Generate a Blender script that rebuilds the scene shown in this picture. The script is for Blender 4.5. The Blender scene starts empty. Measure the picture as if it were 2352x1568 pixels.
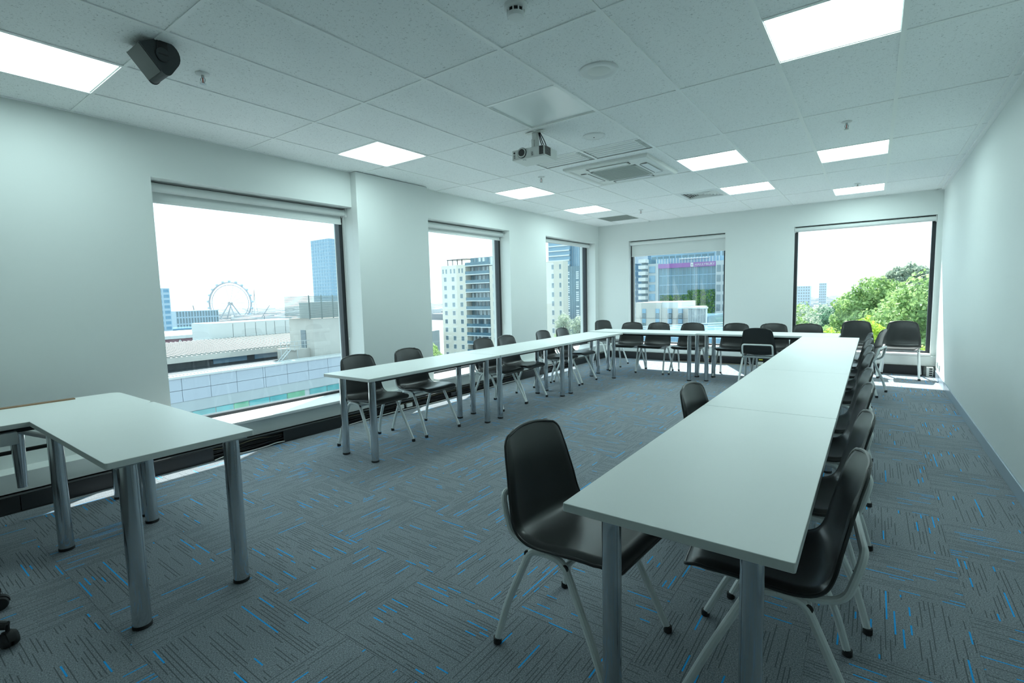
import bpy, math, random
import numpy as np
from mathutils import Vector, Matrix
random.seed(7)
SC = bpy.context.scene
COL = SC.collection
PI = math.pi

# ------------------------------------------------------------------ camera
def cam_matrix(yaw, pitch, roll, loc):
    cy, sy = math.cos(yaw), math.sin(yaw)
    f = Vector((sy*math.cos(pitch), cy*math.cos(pitch), math.sin(pitch)))
    r = Vector((cy, -sy, 0)); u = r.cross(f)
    r2 = math.cos(roll)*r + math.sin(roll)*u
    u2 = -math.sin(roll)*r + math.cos(roll)*u
    m = Matrix((r2, u2, -f)).transposed().to_4x4()
    m.translation = loc
    return m
cam_d = bpy.data.cameras.new('camera'); cam = bpy.data.objects.new('camera', cam_d); COL.objects.link(cam)
cam_d.sensor_width = 36.0; cam_d.lens = 1134.69/2352*36.0
cam_d.clip_start = 0.05; cam_d.clip_end = 6000
cam.matrix_world = cam_matrix(-0.6316, -0.0928, -0.0239, Vector((0, 0, 1.303)))
SC.camera = cam

# ------------------------------------------------------------------ world, sun, exposure
W = bpy.data.worlds.new('sky'); SC.world = W; W.use_nodes = True
bg = W.node_tree.nodes['Background']
bg.inputs[0].default_value = (0.70, 0.94, 1.0, 1); bg.inputs[1].default_value = 2.0
sun_d = bpy.data.lights.new('sun', 'SUN'); sun = bpy.data.objects.new('sun', sun_d); COL.objects.link(sun)
sun_d.energy = 14.0; sun_d.angle = math.radians(0.6); sun_d.color = (1.0, 0.97, 0.9)
sun.location = (-20, 40, 60)
sun.rotation_euler = Vector((0.265, -0.554, -0.788)).to_track_quat('-Z', 'Y').to_euler()
LED = 10.0
SC.view_settings.view_transform = 'Standard'; SC.view_settings.look = 'None'
SC.view_settings.gamma = 1.0; SC.view_settings.use_curve_mapping = False
SC.view_settings.exposure = 0.34
cy = SC.cycles
cy.max_bounces = 9; cy.diffuse_bounces = 5; cy.glossy_bounces = 4; cy.transmission_bounces = 4
cy.transparent_max_bounces = 24; cy.caustics_reflective = False; cy.caustics_refractive = False
cy.sample_clamp_indirect = 6.0
cy.use_denoising = True
cy.volume_bounces = 1

# ------------------------------------------------------------------ materials
def new_mat(name):
    m = bpy.data.materials.new(name); m.use_nodes = True
    return m, m.node_tree.nodes, m.node_tree.links, m.node_tree.nodes['Principled BSDF']
def P(name, col, rough=0.5, metal=0.0, spec=0.5, noise=0.0, nscale=20.0, bump=0.0, bscale=200.0):
    m, N, L, b = new_mat(name)
    b.inputs['Base Color'].default_value = (*col, 1); b.inputs['Roughness'].default_value = rough
    b.inputs['Metallic'].default_value = metal; b.inputs['Specular IOR Level'].default_value = spec
    if noise > 0 or bump > 0:
        tc = N.new('ShaderNodeTexCoord')
    if noise > 0:
        n = N.new('ShaderNodeTexNoise'); n.inputs['Scale'].default_value = nscale; n.inputs['Detail'].default_value = 4
        L.new(tc.outputs['Object'], n.inputs['Vector'])
        mx = N.new('ShaderNodeMix'); mx.data_type = 'RGBA'
        mx.inputs[6].default_value = (*[c*(1-noise) for c in col], 1)
        mx.inputs[7].default_value = (*[min(1, c*(1+noise)) for c in col], 1)
        L.new(n.outputs[0], mx.inputs[0]); L.new(mx.outputs[2], b.inputs['Base Color'])
    if bump > 0:
        n2 = N.new('ShaderNodeTexNoise'); n2.inputs['Scale'].default_value = bscale
        L.new(tc.outputs['Object'], n2.inputs['Vector'])
        bp = N.new('ShaderNodeBump'); bp.inputs['Strength'].default_value = bump; bp.inputs['Distance'].default_value = 0.001
        L.new(n2.outputs[0], bp.inputs['Height']); L.new(bp.outputs[0], b.inputs['Normal'])
    return m
def emit(name, col, s):
    m, N, L, b = new_mat(name)
    b.inputs['Base Color'].default_value = (0.8, 0.8, 0.8, 1)
    b.inputs['Emission Color'].default_value = (*col, 1); b.inputs['Emission Strength'].default_value = s
    return m
def glass(name, tint=(0.93, 0.97, 0.98), f0=0.05):
    m = bpy.data.materials.new(name); m.use_nodes = True
    N, L = m.node_tree.nodes, m.node_tree.links
    N.remove(N['Principled BSDF']); out = N['Material Output']
    t = N.new('ShaderNodeBsdfTransparent'); t.inputs[0].default_value = (*tint, 1)
    g = N.new('ShaderNodeBsdfGlossy'); g.inputs['Roughness'].default_value = 0.0
    lw = N.new('ShaderNodeLayerWeight'); lw.inputs[0].default_value = 0.5
    pw = N.new('ShaderNodeMath'); pw.operation = 'POWER'; pw.inputs[1].default_value = 5.0
    L.new(lw.outputs['Facing'], pw.inputs[0])
    ma = N.new('ShaderNodeMath'); ma.operation = 'MULTIPLY_ADD'; ma.inputs[1].default_value = 1-f0; ma.inputs[2].default_value = f0
    L.new(pw.outputs[0], ma.inputs[0])
    mx = N.new('ShaderNodeMixShader'); L.new(ma.outputs[0], mx.inputs[0]); L.new(t.outputs[0], mx.inputs[1]); L.new(g.outputs[0], mx.inputs[2])
    L.new(mx.outputs[0], out.inputs['Surface'])
    return m
def math_n(N, L, op, a, b=None, c=None):
    n = N.new('ShaderNodeMath'); n.operation = op
    for i, v in enumerate((a, b, c)):
        if v is None: continue
        if isinstance(v, (int, float)): n.inputs[i].default_value = v
        else: L.new(v, n.inputs[i])
    return n.outputs[0]
def carpet_mat():
    m, N, L, b = new_mat('carpet_tile')
    b.inputs['Roughness'].default_value = 0.95; b.inputs['Specular IOR Level'].default_value = 0.15
    tc = N.new('ShaderNodeTexCoord'); oi = N.new('ShaderNodeObjectInfo')
    sx = N.new('ShaderNodeSeparateXYZ'); L.new(tc.outputs['Object'], sx.inputs[0])
    x, y = sx.outputs[0], sx.outputs[1]; rnd = math_n(N, L, 'MULTIPLY', oi.outputs['Random'], 977.0)
    def layer(pitch, lmin, lmax, seed, width):
        yr = math_n(N, L, 'DIVIDE', math_n(N, L, 'ADD', y, 0.25), pitch)
        row = math_n(N, L, 'FLOOR', yr); fr = math_n(N, L, 'FRACT', yr)
        w1 = N.new('ShaderNodeTexWhiteNoise'); w1.noise_dimensions = '3D'
        cb = N.new('ShaderNodeCombineXYZ'); L.new(row, cb.inputs[0]); L.new(rnd, cb.inputs[1]); cb.inputs[2].default_value = seed
        L.new(cb.outputs[0], w1.inputs['Vector'])
        h = w1.outputs['Value']
        ln = math_n(N, L, 'MULTIPLY_ADD', h, lmax-lmin, lmin)
        sg = math_n(N, L, 'FLOOR', math_n(N, L, 'ADD', math_n(N, L, 'DIVIDE', x, ln), math_n(N, L, 'MULTIPLY', h, 91.7)))
        w2 = N.new('ShaderNodeTexWhiteNoise'); w2.noise_dimensions = '3D'
        cb2 = N.new('ShaderNodeCombineXYZ'); L.new(math_n(N, L, 'ADD', row, seed*31.0), cb2.inputs[0]); L.new(rnd, cb2.inputs[1]); L.new(sg, cb2.inputs[2])
        L.new(cb2.outputs[0], w2.inputs['Vector'])
        line = math_n(N, L, 'LESS_THAN', math_n(N, L, 'ABSOLUTE', math_n(N, L, 'SUBTRACT', fr, 0.5)), width/pitch/2)
        return w2.outputs['Value'], line
    v1, l1 = layer(0.0145, 0.05, 0.22, 3.0, 0.0034)
    dark = math_n(N, L, 'MULTIPLY', math_n(N, L, 'LESS_THAN', v1, 0.42), l1)
    v2, l2 = layer(0.025, 0.04, 0.20, 11.0, 0.0056)
    blue = math_n(N, L, 'MULTIPLY', math_n(N, L, 'LESS_THAN', v2, 0.105), l2)
    nz = N.new('ShaderNodeTexNoise'); nz.inputs['Scale'].default_value = 210; nz.inputs['Detail'].default_value = 3; nz.inputs['Roughness'].default_value = 0.7
    L.new(tc.outputs['Object'], nz.inputs['Vector'])
    rp = N.new('ShaderNodeValToRGB'); L.new(nz.outputs[0], rp.inputs[0])
    rp.color_ramp.elements[0].position = 0.30; rp.color_ramp.elements[0].color = (0.085, 0.097, 0.108, 1)
    rp.color_ramp.elements[1].position = 0.70; rp.color_ramp.elements[1].color = (0.40, 0.44, 0.48, 1)
    m1 = N.new('ShaderNodeMix'); m1.data_type = 'RGBA'; L.new(dark, m1.inputs[0]); L.new(rp.outputs[0], m1.inputs[6]); m1.inputs[7].default_value = (0.115, 0.13, 0.142, 1)
    m2 = N.new('ShaderNodeMix'); m2.data_type = 'RGBA'; L.new(blue, m2.inputs[0]); L.new(m1.outputs[2], m2.inputs[6]); m2.inputs[7].default_value = (0.03, 0.42, 0.92, 1)
    L.new(m2.outputs[2], b.inputs['Base Color'])
    bp = N.new('ShaderNodeBump'); bp.inputs['Strength'].default_value = 0.35; bp.inputs['Distance'].default_value = 0.002
    L.new(nz.outputs[0], bp.inputs['Height']); L.new(bp.outputs[0], b.inputs['Normal'])
    return m
def ceil_mat():
    m, N, L, b = new_mat('mineral_fibre')
    b.inputs['Roughness'].default_value = 0.95; b.inputs['Specular IOR Level'].default_value = 0.1
    tc = N.new('ShaderNodeTexCoord'); oi = N.new('ShaderNodeObjectInfo')
    ad = N.new('ShaderNodeVectorMath'); ad.operation = 'ADD'; L.new(tc.outputs['Object'], ad.inputs[0])
    cb = N.new('ShaderNodeCombineXYZ'); L.new(math_n(N, L, 'MULTIPLY', oi.outputs['Random'], 50.0), cb.inputs[2]); L.new(cb.outputs[0], ad.inputs[1])
    n = N.new('ShaderNodeTexNoise'); n.inputs['Scale'].default_value = 95; n.inputs['Detail'].default_value = 3; n.inputs['Distortion'].default_value = 1.2
    L.new(ad.outputs[0], n.inputs['Vector'])
    rp = N.new('ShaderNodeValToRGB'); L.new(n.outputs[0], rp.inputs[0])
    e = rp.color_ramp.elements; e[0].position = 0.30; e[0].color = (0.56, 0.58, 0.58, 1); e[1].position = 0.405; e[1].color = (0.90, 0.92, 0.92, 1)
    L.new(rp.outputs[0], b.inputs['Base Color'])
    bp = N.new('ShaderNodeBump'); bp.inputs['Strength'].default_value = 0.4; bp.inputs['Distance'].default_value = 0.002
    L.new(n.outputs[0], bp.inputs['Height']); L.new(bp.outputs[0], b.inputs['Normal'])
    return m
def leaf_mat(name, c1, c2):
    m, N, L, b = new_mat(name)
    b.inputs['Roughness'].default_value = 0.6
    tc = N.new('ShaderNodeTexCoord'); n = N.new('ShaderNodeTexNoise'); n.inputs['Scale'].default_value = 0.9
    L.new(tc.outputs['Object'], n.inputs['Vector'])
    rp = N.new('ShaderNodeValToRGB'); L.new(n.outputs[0], rp.inputs[0])
    rp.color_ramp.elements[0].position = 0.35; rp.color_ramp.elements[0].color = (*c1, 1)
    rp.color_ramp.elements[1].position = 0.65; rp.color_ramp.elements[1].color = (*c2, 1)
    L.new(rp.outputs[0], b.inputs['Base Color'])
    t = N.new('ShaderNodeBsdfTranslucent'); L.new(rp.outputs[0], t.inputs[0])
    mx = N.new('ShaderNodeMixShader'); mx.inputs[0].default_value = 0.5
    L.new(b.outputs[0], mx.inputs[1]); L.new(t.outputs[0], mx.inputs[2]); L.new(mx.outputs[0], N['Material Output'].inputs['Surface'])
    return m
M = {}
M['wall'] = P('wall_paint', (0.73, 0.77, 0.755), 0.55, spec=0.35, noise=0.015, nscale=3)
M['reveal'] = P('reveal_paint', (0.82, 0.86, 0.845), 0.5, spec=0.35, noise=0.01, nscale=4)
M['carpet'] = carpet_mat()
M['slab'] = P('concrete_slab', (0.10, 0.105, 0.11), 0.9, noise=0.1)
M['tile'] = ceil_mat()
M['tee'] = P('white_steel_tee', (0.88, 0.90, 0.89), 0.45, noise=0.01)
M['plenum'] = P('plenum_dark', (0.08, 0.08, 0.08), 0.9, noise=0.05)
M['led'] = emit('led_diffuser', (0.75, 1.0, 0.985), LED)
M['panel_off'] = P('opal_acrylic', (0.82, 0.86, 0.85), 0.25, noise=0.01)
M['top'] = P('white_laminate', (0.87, 0.90, 0.88), 0.42, spec=0.26, noise=0.012, nscale=6)
M['edge'] = P('laminate_edge', (0.60, 0.635, 0.62), 0.45, noise=0.01)
M['chrome'] = P('polished_chrome', (0.62, 0.65, 0.67), 0.13, metal=1.0, noise=0.05, nscale=40)
M['black'] = P('black_rubber', (0.012, 0.013, 0.014), 0.6, noise=0.1)
M['rail'] = P('dark_steel', (0.025, 0.028, 0.03), 0.45, metal=0.3, noise=0.1)
M['shell'] = P('black_polypropylene', (0.018, 0.020, 0.020), 0.33, spec=0.55, noise=0.08, nscale=30, bump=0.08, bscale=500)
M['tube'] = P('pale_grey_steel', (0.74, 0.78, 0.775), 0.32, spec=0.5, noise=0.02)
M['white'] = P('white_plastic', (0.74, 0.76, 0.75), 0.4, noise=0.01)
M['offwhite'] = P('cream_white_plastic', (0.74, 0.76, 0.73), 0.42, noise=0.02)
M['blind'] = P('blind_fabric', (0.70, 0.735, 0.725), 0.75, noise=0.02, nscale=300)
M['alu_dark'] = P('charcoal_aluminium', (0.035, 0.04, 0.045), 0.4, metal=0.4, noise=0.05)
M['glass'] = glass('window_glass')
M['sill'] = P('sill_white', (0.78, 0.79, 0.79), 0.45, noise=0.01)
M['duct'] = P('black_duct', (0.016, 0.018, 0.020), 0.45, noise=0.15, nscale=60)
M['cable_w'] = P('white_cable', (0.7, 0.7, 0.68), 0.5, noise=0.01)
M['cable_y'] = P('beige_cable', (0.42, 0.36, 0.24), 0.5, noise=0.02)
M['cable_b'] = P('black_cable', (0.015, 0.015, 0.015), 0.5, noise=0.02)
M['yellow'] = P('yellow_sticker', (0.65, 0.6, 0.05), 0.5, noise=0.02)
M['red'] = P('red_sticker', (0.65, 0.05, 0.07), 0.5, noise=0.02)
M['skirt'] = P('reflection_tinted_skirting', (0.42, 0.50, 0.57), 0.28, metal=0.35, noise=0.02)  # bluish grey reflection on the aluminium is put into the base colour
M['grille'] = P('egg_crate_grille', (0.46, 0.50, 0.475), 0.7, noise=0.12, nscale=250)
M['spk_body'] = P('dark_grey_abs', (0.035, 0.042, 0.045), 0.55, noise=0.06, nscale=80)
M['spk_front'] = P('perforated_grey_grille', (0.085, 0.10, 0.095), 0.6, noise=0.15, nscale=400)
M['lens'] = P('lens_black', (0.01, 0.01, 0.012), 0.08, spec=0.8, noise=0.02)
M['brass'] = P('sprinkler_metal', (0.45, 0.47, 0.47), 0.3, metal=0.9, noise=0.05)
M['red_glass'] = P('red_bulb', (0.5, 0.06, 0.03), 0.15, noise=0.02)
M['wood'] = P('timber_strip', (0.30, 0.19, 0.11), 0.5, noise=0.2, nscale=40)

# ------------------------------------------------------------------ mesh builder
class MB:
    def __init__(s): s.v = []; s.f = []
    def add(s, vs, fs):
        o = len(s.v); s.v += [tuple(p) for p in vs]; s.f += [tuple(i+o for i in f) for f in fs]; return s
    def box(s, x0, x1, y0, y1, z0, z1):
        x0, x1 = min(x0, x1), max(x0, x1); y0, y1 = min(y0, y1), max(y0, y1); z0, z1 = min(z0, z1), max(z0, z1)
        vs = [(x, y, z) for z in (z0, z1) for y in (y0, y1) for x in (x0, x1)]
        return s.add(vs, [(0, 2, 3, 1), (4, 5, 7, 6), (0, 1, 5, 4), (2, 6, 7, 3), (0, 4, 6, 2), (1, 3, 7, 5)])
    def bar(s, a, b, w, h, up=(0, 0, 1)):
        a, b = Vector(a), Vector(b); d = (b-a).normalized(); u = Vector(up)
        if abs(d.dot(u)) > 0.98: u = Vector((1, 0, 0))
        r = d.cross(u).normalized(); u = r.cross(d)
        vs = [p + r*sx*w/2 + u*sz*h/2 for p in (a, b) for sz in (-1, 1) for sx in (-1, 1)]
        return s.add(vs, [(0, 1, 3, 2), (4, 6, 7, 5), (0, 4, 5, 1), (2, 3, 7, 6), (0, 2, 6, 4), (1, 5, 7, 3)])
    def tube(s, pts, r, n=10, smooth=True, closed=False):
        pts = [Vector(p) for p in pts]
        rs = r if isinstance(r, (list, tuple)) else [r]*len(pts)
        rings = []; prev = None
        for i, p in enumerate(pts):
            if closed: d = (pts[(i+1) % len(pts)]-pts[i-1]).normalized()
            elif i == 0: d = (pts[1]-p).normalized()
            elif i == len(pts)-1: d = (p-pts[i-1]).normalized()
            else: d = ((pts[i+1]-p).normalized()+(p-pts[i-1]).normalized()).normalized()
            if prev is None:
                u = Vector((0, 0, 1)) if abs(d.z) < 0.9 else Vector((1, 0, 0))
                a = d.cross(u).normalized()
            else:
                a = (prev - d*prev.dot(d)).normalized()
            prev = a; c = d.cross(a)
            rings.append([p + (a*math.cos(2*PI*k/n)+c*math.sin(2*PI*k/n))*rs[i] for k in range(n)])
        vs = [q for rg in rings for q in rg]; fs = []
        m = len(rings)
        for i in range(m if closed else m-1):
            j = (i+1) % m
            for k in range(n):
                fs.append((i*n+k, i*n+(k+1) % n, j*n+(k+1) % n, j*n+k))
        if not closed:
            fs.append(tuple(range(n-1, -1, -1))); fs.append(tuple((m-1)*n+k for k in range(n)))
        return s.add(vs, fs)
    def lathe(s, prof, c=(0, 0, 0), n=24, axis='z'):
        vs = []; fs = []
        for (r, h) in prof:
            for k in range(n):
                a = 2*PI*k/n; x, y = r*math.cos(a), r*math.sin(a)
                v = {'z': (x, y, h), 'x': (h, x, y), 'y': (y, h, x)}[axis]
                vs.append((v[0]+c[0], v[1]+c[1], v[2]+c[2]))
        for i in range(len(prof)-1):
            for k in range(n):
                fs.append((i*n+k, i*n+(k+1) % n, (i+1)*n+(k+1) % n, (i+1)*n+k))
        fs.append(tuple(range(n-1, -1, -1))); fs.append(tuple((len(prof)-1)*n+k for k in range(n)))
        return s.add(vs, fs)
    def prism(s, poly, a0, a1, axis='x'):
        n = len(poly)
        def mk(p, a): return {'x': (a, p[0], p[1]), 'y': (p[0], a, p[1]), 'z': (p[0], p[1], a)}[axis]
        vs = [mk(p, a0) for p in poly]+[mk(p, a1) for p in poly]
        fs = [tuple(range(n-1, -1, -1)), tuple(range(n, 2*n))]+[(k, (k+1) % n, n+(k+1) % n, n+k) for k in range(n)]
        return s.add(vs, fs)
    def mesh(s, name, mat, smooth=False, sharp=35):
        me = bpy.data.meshes.new(name); me.from_pydata(s.v, [], s.f); me.update()
        import bmesh
        b = bmesh.new(); b.from_mesh(me); bmesh.ops.recalc_face_normals(b, faces=b.faces); b.to_mesh(me); b.free()
        for m in (mat if isinstance(mat, list) else [mat]): me.materials.append(m)
        if smooth:
            me.polygons.foreach_set('use_smooth', [True]*len(me.polygons)); me.set_sharp_from_angle(angle=math.radians(sharp))
        return me
    def build(s, name, mat, parent=None, smooth=False, bevel=0.0, loc=None, seg=2):
        o = bpy.data.objects.new(name, s.mesh(name, mat, smooth or bevel > 0)); COL.objects.link(o)
        if parent: o.parent = parent
        if loc: o.location = loc
        if bevel > 0:
            md = o.modifiers.new('soft_edge', 'BEVEL'); md.width = bevel; md.segments = seg; md.limit_method = 'ANGLE'
        return o
def obj_from(me, name, parent=None, loc=(0, 0, 0), rz=0.0):
    o = bpy.data.objects.new(name, me); COL.objects.link(o); o.parent = parent; o.location = loc; o.rotation_euler = (0, 0, rz)
    return o
def tag(o, label=None, cat=None, group=None, kind=None):
    if label: o['label'] = label
    if cat: o['category'] = cat
    if group: o['group'] = group
    if kind: o['kind'] = kind
    return o
def thing(name, label, cat, loc=(0, 0, 0), rz=0.0, group=None):
    o = bpy.data.objects.new(name, None); COL.objects.link(o); o.empty_display_size = 0.1
    o.location = loc; o.rotation_euler = (0, 0, rz)
    return tag(o, label, cat, group)
def copy_tree(o, parent=None):
    c = o.copy(); COL.objects.link(c); c.parent = parent
    for ch in list(o.children): copy_tree(ch, c)
    return c
def box(*a): return MB().box(*a)
def smooth_path(pts, k=4):
    pts = [Vector(p) for p in pts]; out = []
    for i in range(len(pts)-1):
        p0, p1, p2, p3 = pts[max(i-1, 0)], pts[i], pts[i+1], pts[min(i+2, len(pts)-1)]
        for j in range(k):
            t = j/k
            out.append(0.5*((2*p1)+(p2-p0)*t+(2*p0-5*p1+4*p2-p3)*t*t+(3*p1-p0-3*p2+p3)*t**3))
    out.append(pts[-1]); return out
def bend_path(pts, r, k=4):
    pts = [Vector(p) for p in pts]; out = [pts[0]]
    for i in range(1, len(pts)-1):
        a, b, c = pts[i-1], pts[i], pts[i+1]
        rr = min(r, (a-b).length*0.49, (c-b).length*0.49)
        p, q = b+(a-b).normalized()*rr, b+(c-b).normalized()*rr
        for j in range(k+1):
            t = j/k; out.append(p*(1-t)**2+b*2*t*(1-t)+q*t*t)
    out.append(pts[-1]); return out

# ------------------------------------------------------------------ room dimensions
XL, XR, YF, YB, ZC = -4.60, 0.76, 9.38, -1.70, 2.66
XG, YG = -4.82, 9.52          # glass planes
XO, YO = -4.95, 9.70          # outer faces
GX = [-4.118+0.6*i for i in range(9)]
GY = [-0.092+1.2*j for j in range(8)]

# floor
fl = tag(box(XL-0.3, XR+0.2, YB-0.1, YF+0.3, -0.25, -0.008).build('floor', M['slab']), 'charcoal carpet tile floor with scattered blue dashes', None, None, 'structure')
xs = [XL+0.02]+[v for v in [0.35+0.5*k for k in range(-12, 3)] if XL+0.05 < v < XR-0.03]+[XR]
ys = [v for v in [0.06+0.5*k for k in range(-1, 20)] if v < YF-0.05]+[YF]
tile_cache = {}
def tile_mesh(w, d):
    k = (round(w, 4), round(d, 4))
    if k not in tile_cache:
        g = 0.0002; h = 0.0012; mb = MB()
        a, b = w/2-g, d/2-g; a2, b2 = a-h*0.5, b-h*0.5
        vs = [(-a, -b, -0.008), (a, -b, -0.008), (a, b, -0.008), (-a, b, -0.008), (-a, -b, -h*0.5), (a, -b, -h*0.5), (a, b, -h*0.5), (-a, b, -h*0.5),
              (-a2, -b2, 0), (a2, -b2, 0), (a2, b2, 0), (-a2, b2, 0)]
        fs = [(8, 9, 10, 11)]+[(i, (i+1) % 4, 4+(i+1) % 4, 4+i) for i in range(4)]+[(4+i, 4+(i+1) % 4, 8+(i+1) % 4, 8+i) for i in range(4)]
        mb.add(vs, fs); tile_cache[k] = mb.mesh('carpet_tile', M['carpet'])
    return tile_cache[k]
for i in range(len(xs)-1):
    for j in range(len(ys)-1):
        w, d = xs[i+1]-xs[i], ys[j+1]-ys[j]
        ki = round((xs[i+1]-0.35)/0.5) if i < len(xs)-2 else 1
        kj = round((ys[j]-0.06)/0.5)
        cx, cyy = (xs[i]+xs[i+1])/2, (ys[j]+ys[j+1])/2
        along_y = (ki+kj) % 2 == 0
        if along_y: o = obj_from(tile_mesh(d, w), 'carpet_tile', fl, (cx, cyy, 0), PI/2)
        else: o = obj_from(tile_mesh(w, d), 'carpet_tile', fl, (cx, cyy, 0), 0)

# walls --------------------------------------------------------------
def wall_holes(a0, a1, z0, z1, holes, t0, t1, axis):
    mb = MB(); cuts = sorted(holes)
    def bx(p, q, zz0, zz1):
        if q-p < 1e-4 or zz1-zz0 < 1e-4: return
        if axis == 'y': mb.box(t0, t1, p, q, zz0, zz1)
        else: mb.box(p, q, t0, t1, zz0, zz1)
    cur = a0
    for (h0, h1, s, hd) in cuts:
        bx(cur, h0, z0, z1); bx(h0, h1, z0, s); bx(h0, h1, hd, z1); cur = h1
    bx(cur, a1, z0, z1)
    return mb
WIN_L = [(1.555, 3.41, 0.264, 2.295), (4.45, 6.29, 0.264, 2.305), (7.345, 9.22, 0.264, 2.315)]
WIN_F = [(-3.945, -2.145, 0.30, 2.315), (-1.085, 0.70, 0.305, 2.31)]
ZT = 3.2
tag(wall_holes(YB, YO, -0.25, ZT, WIN_L, XO, XL, 'y').build('wall_left', M['wall']), 'pale painted wall with three windows', None, None, 'structure')
tag(wall_holes(XL, XR, -0.25, ZT, WIN_F, YF, YO, 'x').build('wall_far', M['wall']), 'pale painted end wall with two windows', None, None, 'structure')
tag(box(XR, XR+0.2, YB, YO, -0.25, ZT).build('wall_right', M['wall']), 'long plain pale wall', None, None, 'structure')
tag(box(XL, XR, YB-0.2, YB, -0.25, ZT).build('wall_rear', M['wall']), 'plain pale wall behind the viewer', None, None, 'structure')
tag(box(XL-0.001, -4.505, 3.405, 4.452, 0.0, ZC-0.002).build('column', M['wall'], bevel=0.003), 'square pale column standing between two windows', None, None, 'structure')
tag(box(XR-0.012, XR, YB, YF-0.05, 0, 0.095).build('baseboard_right', M['skirt'], bevel=0.002), 'metal skirting with painted blue grey reflection along the plain wall', None, None, 'structure')
# low service wall below the windows
tag(box(XL-0.001, -4.425, YB, YF-0.06, 0.115, 0.24).build('trim_1', M['wall'], bevel=0.002), 'pale low panel under the side windows', None, None, 'structure')
tag(box(-4.425, XR, YF-0.055, YF+0.001, 0.135, 0.278).build('trim_2', M['wall'], bevel=0.002), 'pale low panel under the end windows', None, None, 'structure')

# windows
def window(n, side, h, label):
    a0, a1, s, hd = h; g = XG if side == 'L' else YG; t = 0.045
    w = thing('window_%d' % n, label, None); w['kind'] = 'structure'
    def bx(p, q, d0, d1, z0, z1):
        return box(d0, d1, p, q, z0, z1) if side == 'L' else box(p, q, d0, d1, z0, z1)
    sg = -1 if side == 'L' else 1
    d0, d1 = g-sg*0.03, g+sg*0.05
    for p, q, z0, z1 in ((a0, a0+t, s, hd), (a1-t, a1, s, hd), (a0+t, a1-t, s, s+0.03), (a0+t, a1-t, hd-0.04, hd)):
        bx(p, q, d0, d1, z0, z1).build('frame', M['alu_dark'], w, bevel=0.002)
    bx(a0+t-0.006, a1-t+0.006, g-0.004, g+0.004, s+0.024, hd-0.034).build('pane', M['glass'], w)
    e = -4.405 if side == 'L' else YF-0.075
    bx(a0+0.001 if a0 != 4.45 else a0, a1-0.001, d0-sg*0.001, e, s-0.022, s+0.004).build('sill', M['sill'], w, bevel=0.003)
    return w
window(1, 'L', WIN_L[0], 'large window overlooking rooftops and a ferris wheel')
window(2, 'L', WIN_L[1], 'window facing a cream apartment block')
window(3, 'L', WIN_L[2], 'corner side window facing a dark glass tower')
window(4, 'F', WIN_F[0], 'end window with half lowered blind facing office buildings')
window(5, 'F', WIN_F[1], 'end window overlooking green treetops')

# ceiling ------------------------------------------------------------
ce = tag(box(XL, XR, YB, YF, ZC+0.12, ZC+0.2).build('ceiling', M['plenum']), 'suspended ceiling of pale speckled tiles in white tee grid', None, None, 'structure')
cxs = [XL]+GX+[XR]; cys = [YB, GY[0]]+GY[1:]+[YF]
def cell(col, row): return GX[col], GX[col]+0.6, GY[row], GY[row+1] if row < 7 else YF
lights = [(6, 2, 1), (0, 2, 1), (0, 4, 1), (0, 6, 0), (4, 4, 1), (6, 5, 0), (4, 6, 0), (6, 7, 0), (0, 0, 1)]
specials = {}
for c, r, h in lights: specials[(c, r)] = ('half', h)
specials[(3, 2)] = ('half', 1); specials[(3, 6)] = ('half', 0); specials[(0, 7)] = ('half', 0)
specials[(2, 4)] = ('all', 0); specials[(3, 4)] = ('all', 0); specials[(2, 3)] = ('strip', 0); specials[(3, 3)] = ('strip', 0)
ctile = {}
def ceiling_tile(x0, x1, y0, y1):
    w, d = x1-x0, y1-y0
    if w < 0.02 or d < 0.02: return
    k = (round(w, 3), round(d, 3))
    if k not in ctile:
        a, b = w/2-0.003, d/2-0.003
        ctile[k] = box(-a, a, -b, b, 0.0, 0.015).mesh('tile', M['tile'])
    obj_from(ctile[k], 'tile', ce, ((x0+x1)/2, (y0+y1)/2, ZC+0.004))
tees = MB()
for i in range(len(cxs)-1):
    for j in range(len(cys)-1):
        x0, x1, y0, y1 = cxs[i], cxs[i+1], cys[j], cys[j+1]
        sp = specials.get((i-1, j-1))
        if sp is None: ceiling_tile(x0, x1, y0, y1)
        elif sp[0] == 'half':
            y2 = y0+0.6
            if sp[1]: ceiling_tile(x0, x1, y0, y2)
            else: ceiling_tile(x0, x1, y2, y1)
            tees.box(x0, x1, y2-0.012, y2+0.012, ZC, ZC+0.004)
        elif sp[0] == 'strip':
            ceiling_tile(x0, x1, y0, y1-0.36); tees.box(x0, x1, y1-0.372, y1-0.348, ZC, ZC+0.004)
for x in GX:
    for y0, y1 in zip(cys[:-1], cys[1:]):
        if abs(x-GX[3]) < 0.01 and abs(y0-GY[4]) < 0.01: continue
        MB().box(x-0.0125, x+0.0125, y0, y1, ZC-0.002, ZC+0.004).build('tee_bar', M['tee'], ce)
for y in GY:
    tees.box(XL, XR, y-0.009, y+0.009, ZC-0.001, ZC+0.004)
tees.build('cross_tee', M['tee'], ce)
ang = MB(); ang.box(XL, XL+0.02, YB, YF, ZC-0.002, ZC+0.004).box(XL, XR, YF-0.02, YF, ZC-0.002, ZC+0.004).box(XR-0.03, XR, YB, YF, ZC-0.012, ZC+0.004)
ang.build('edge_angle', M['tee'], ce)

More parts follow.
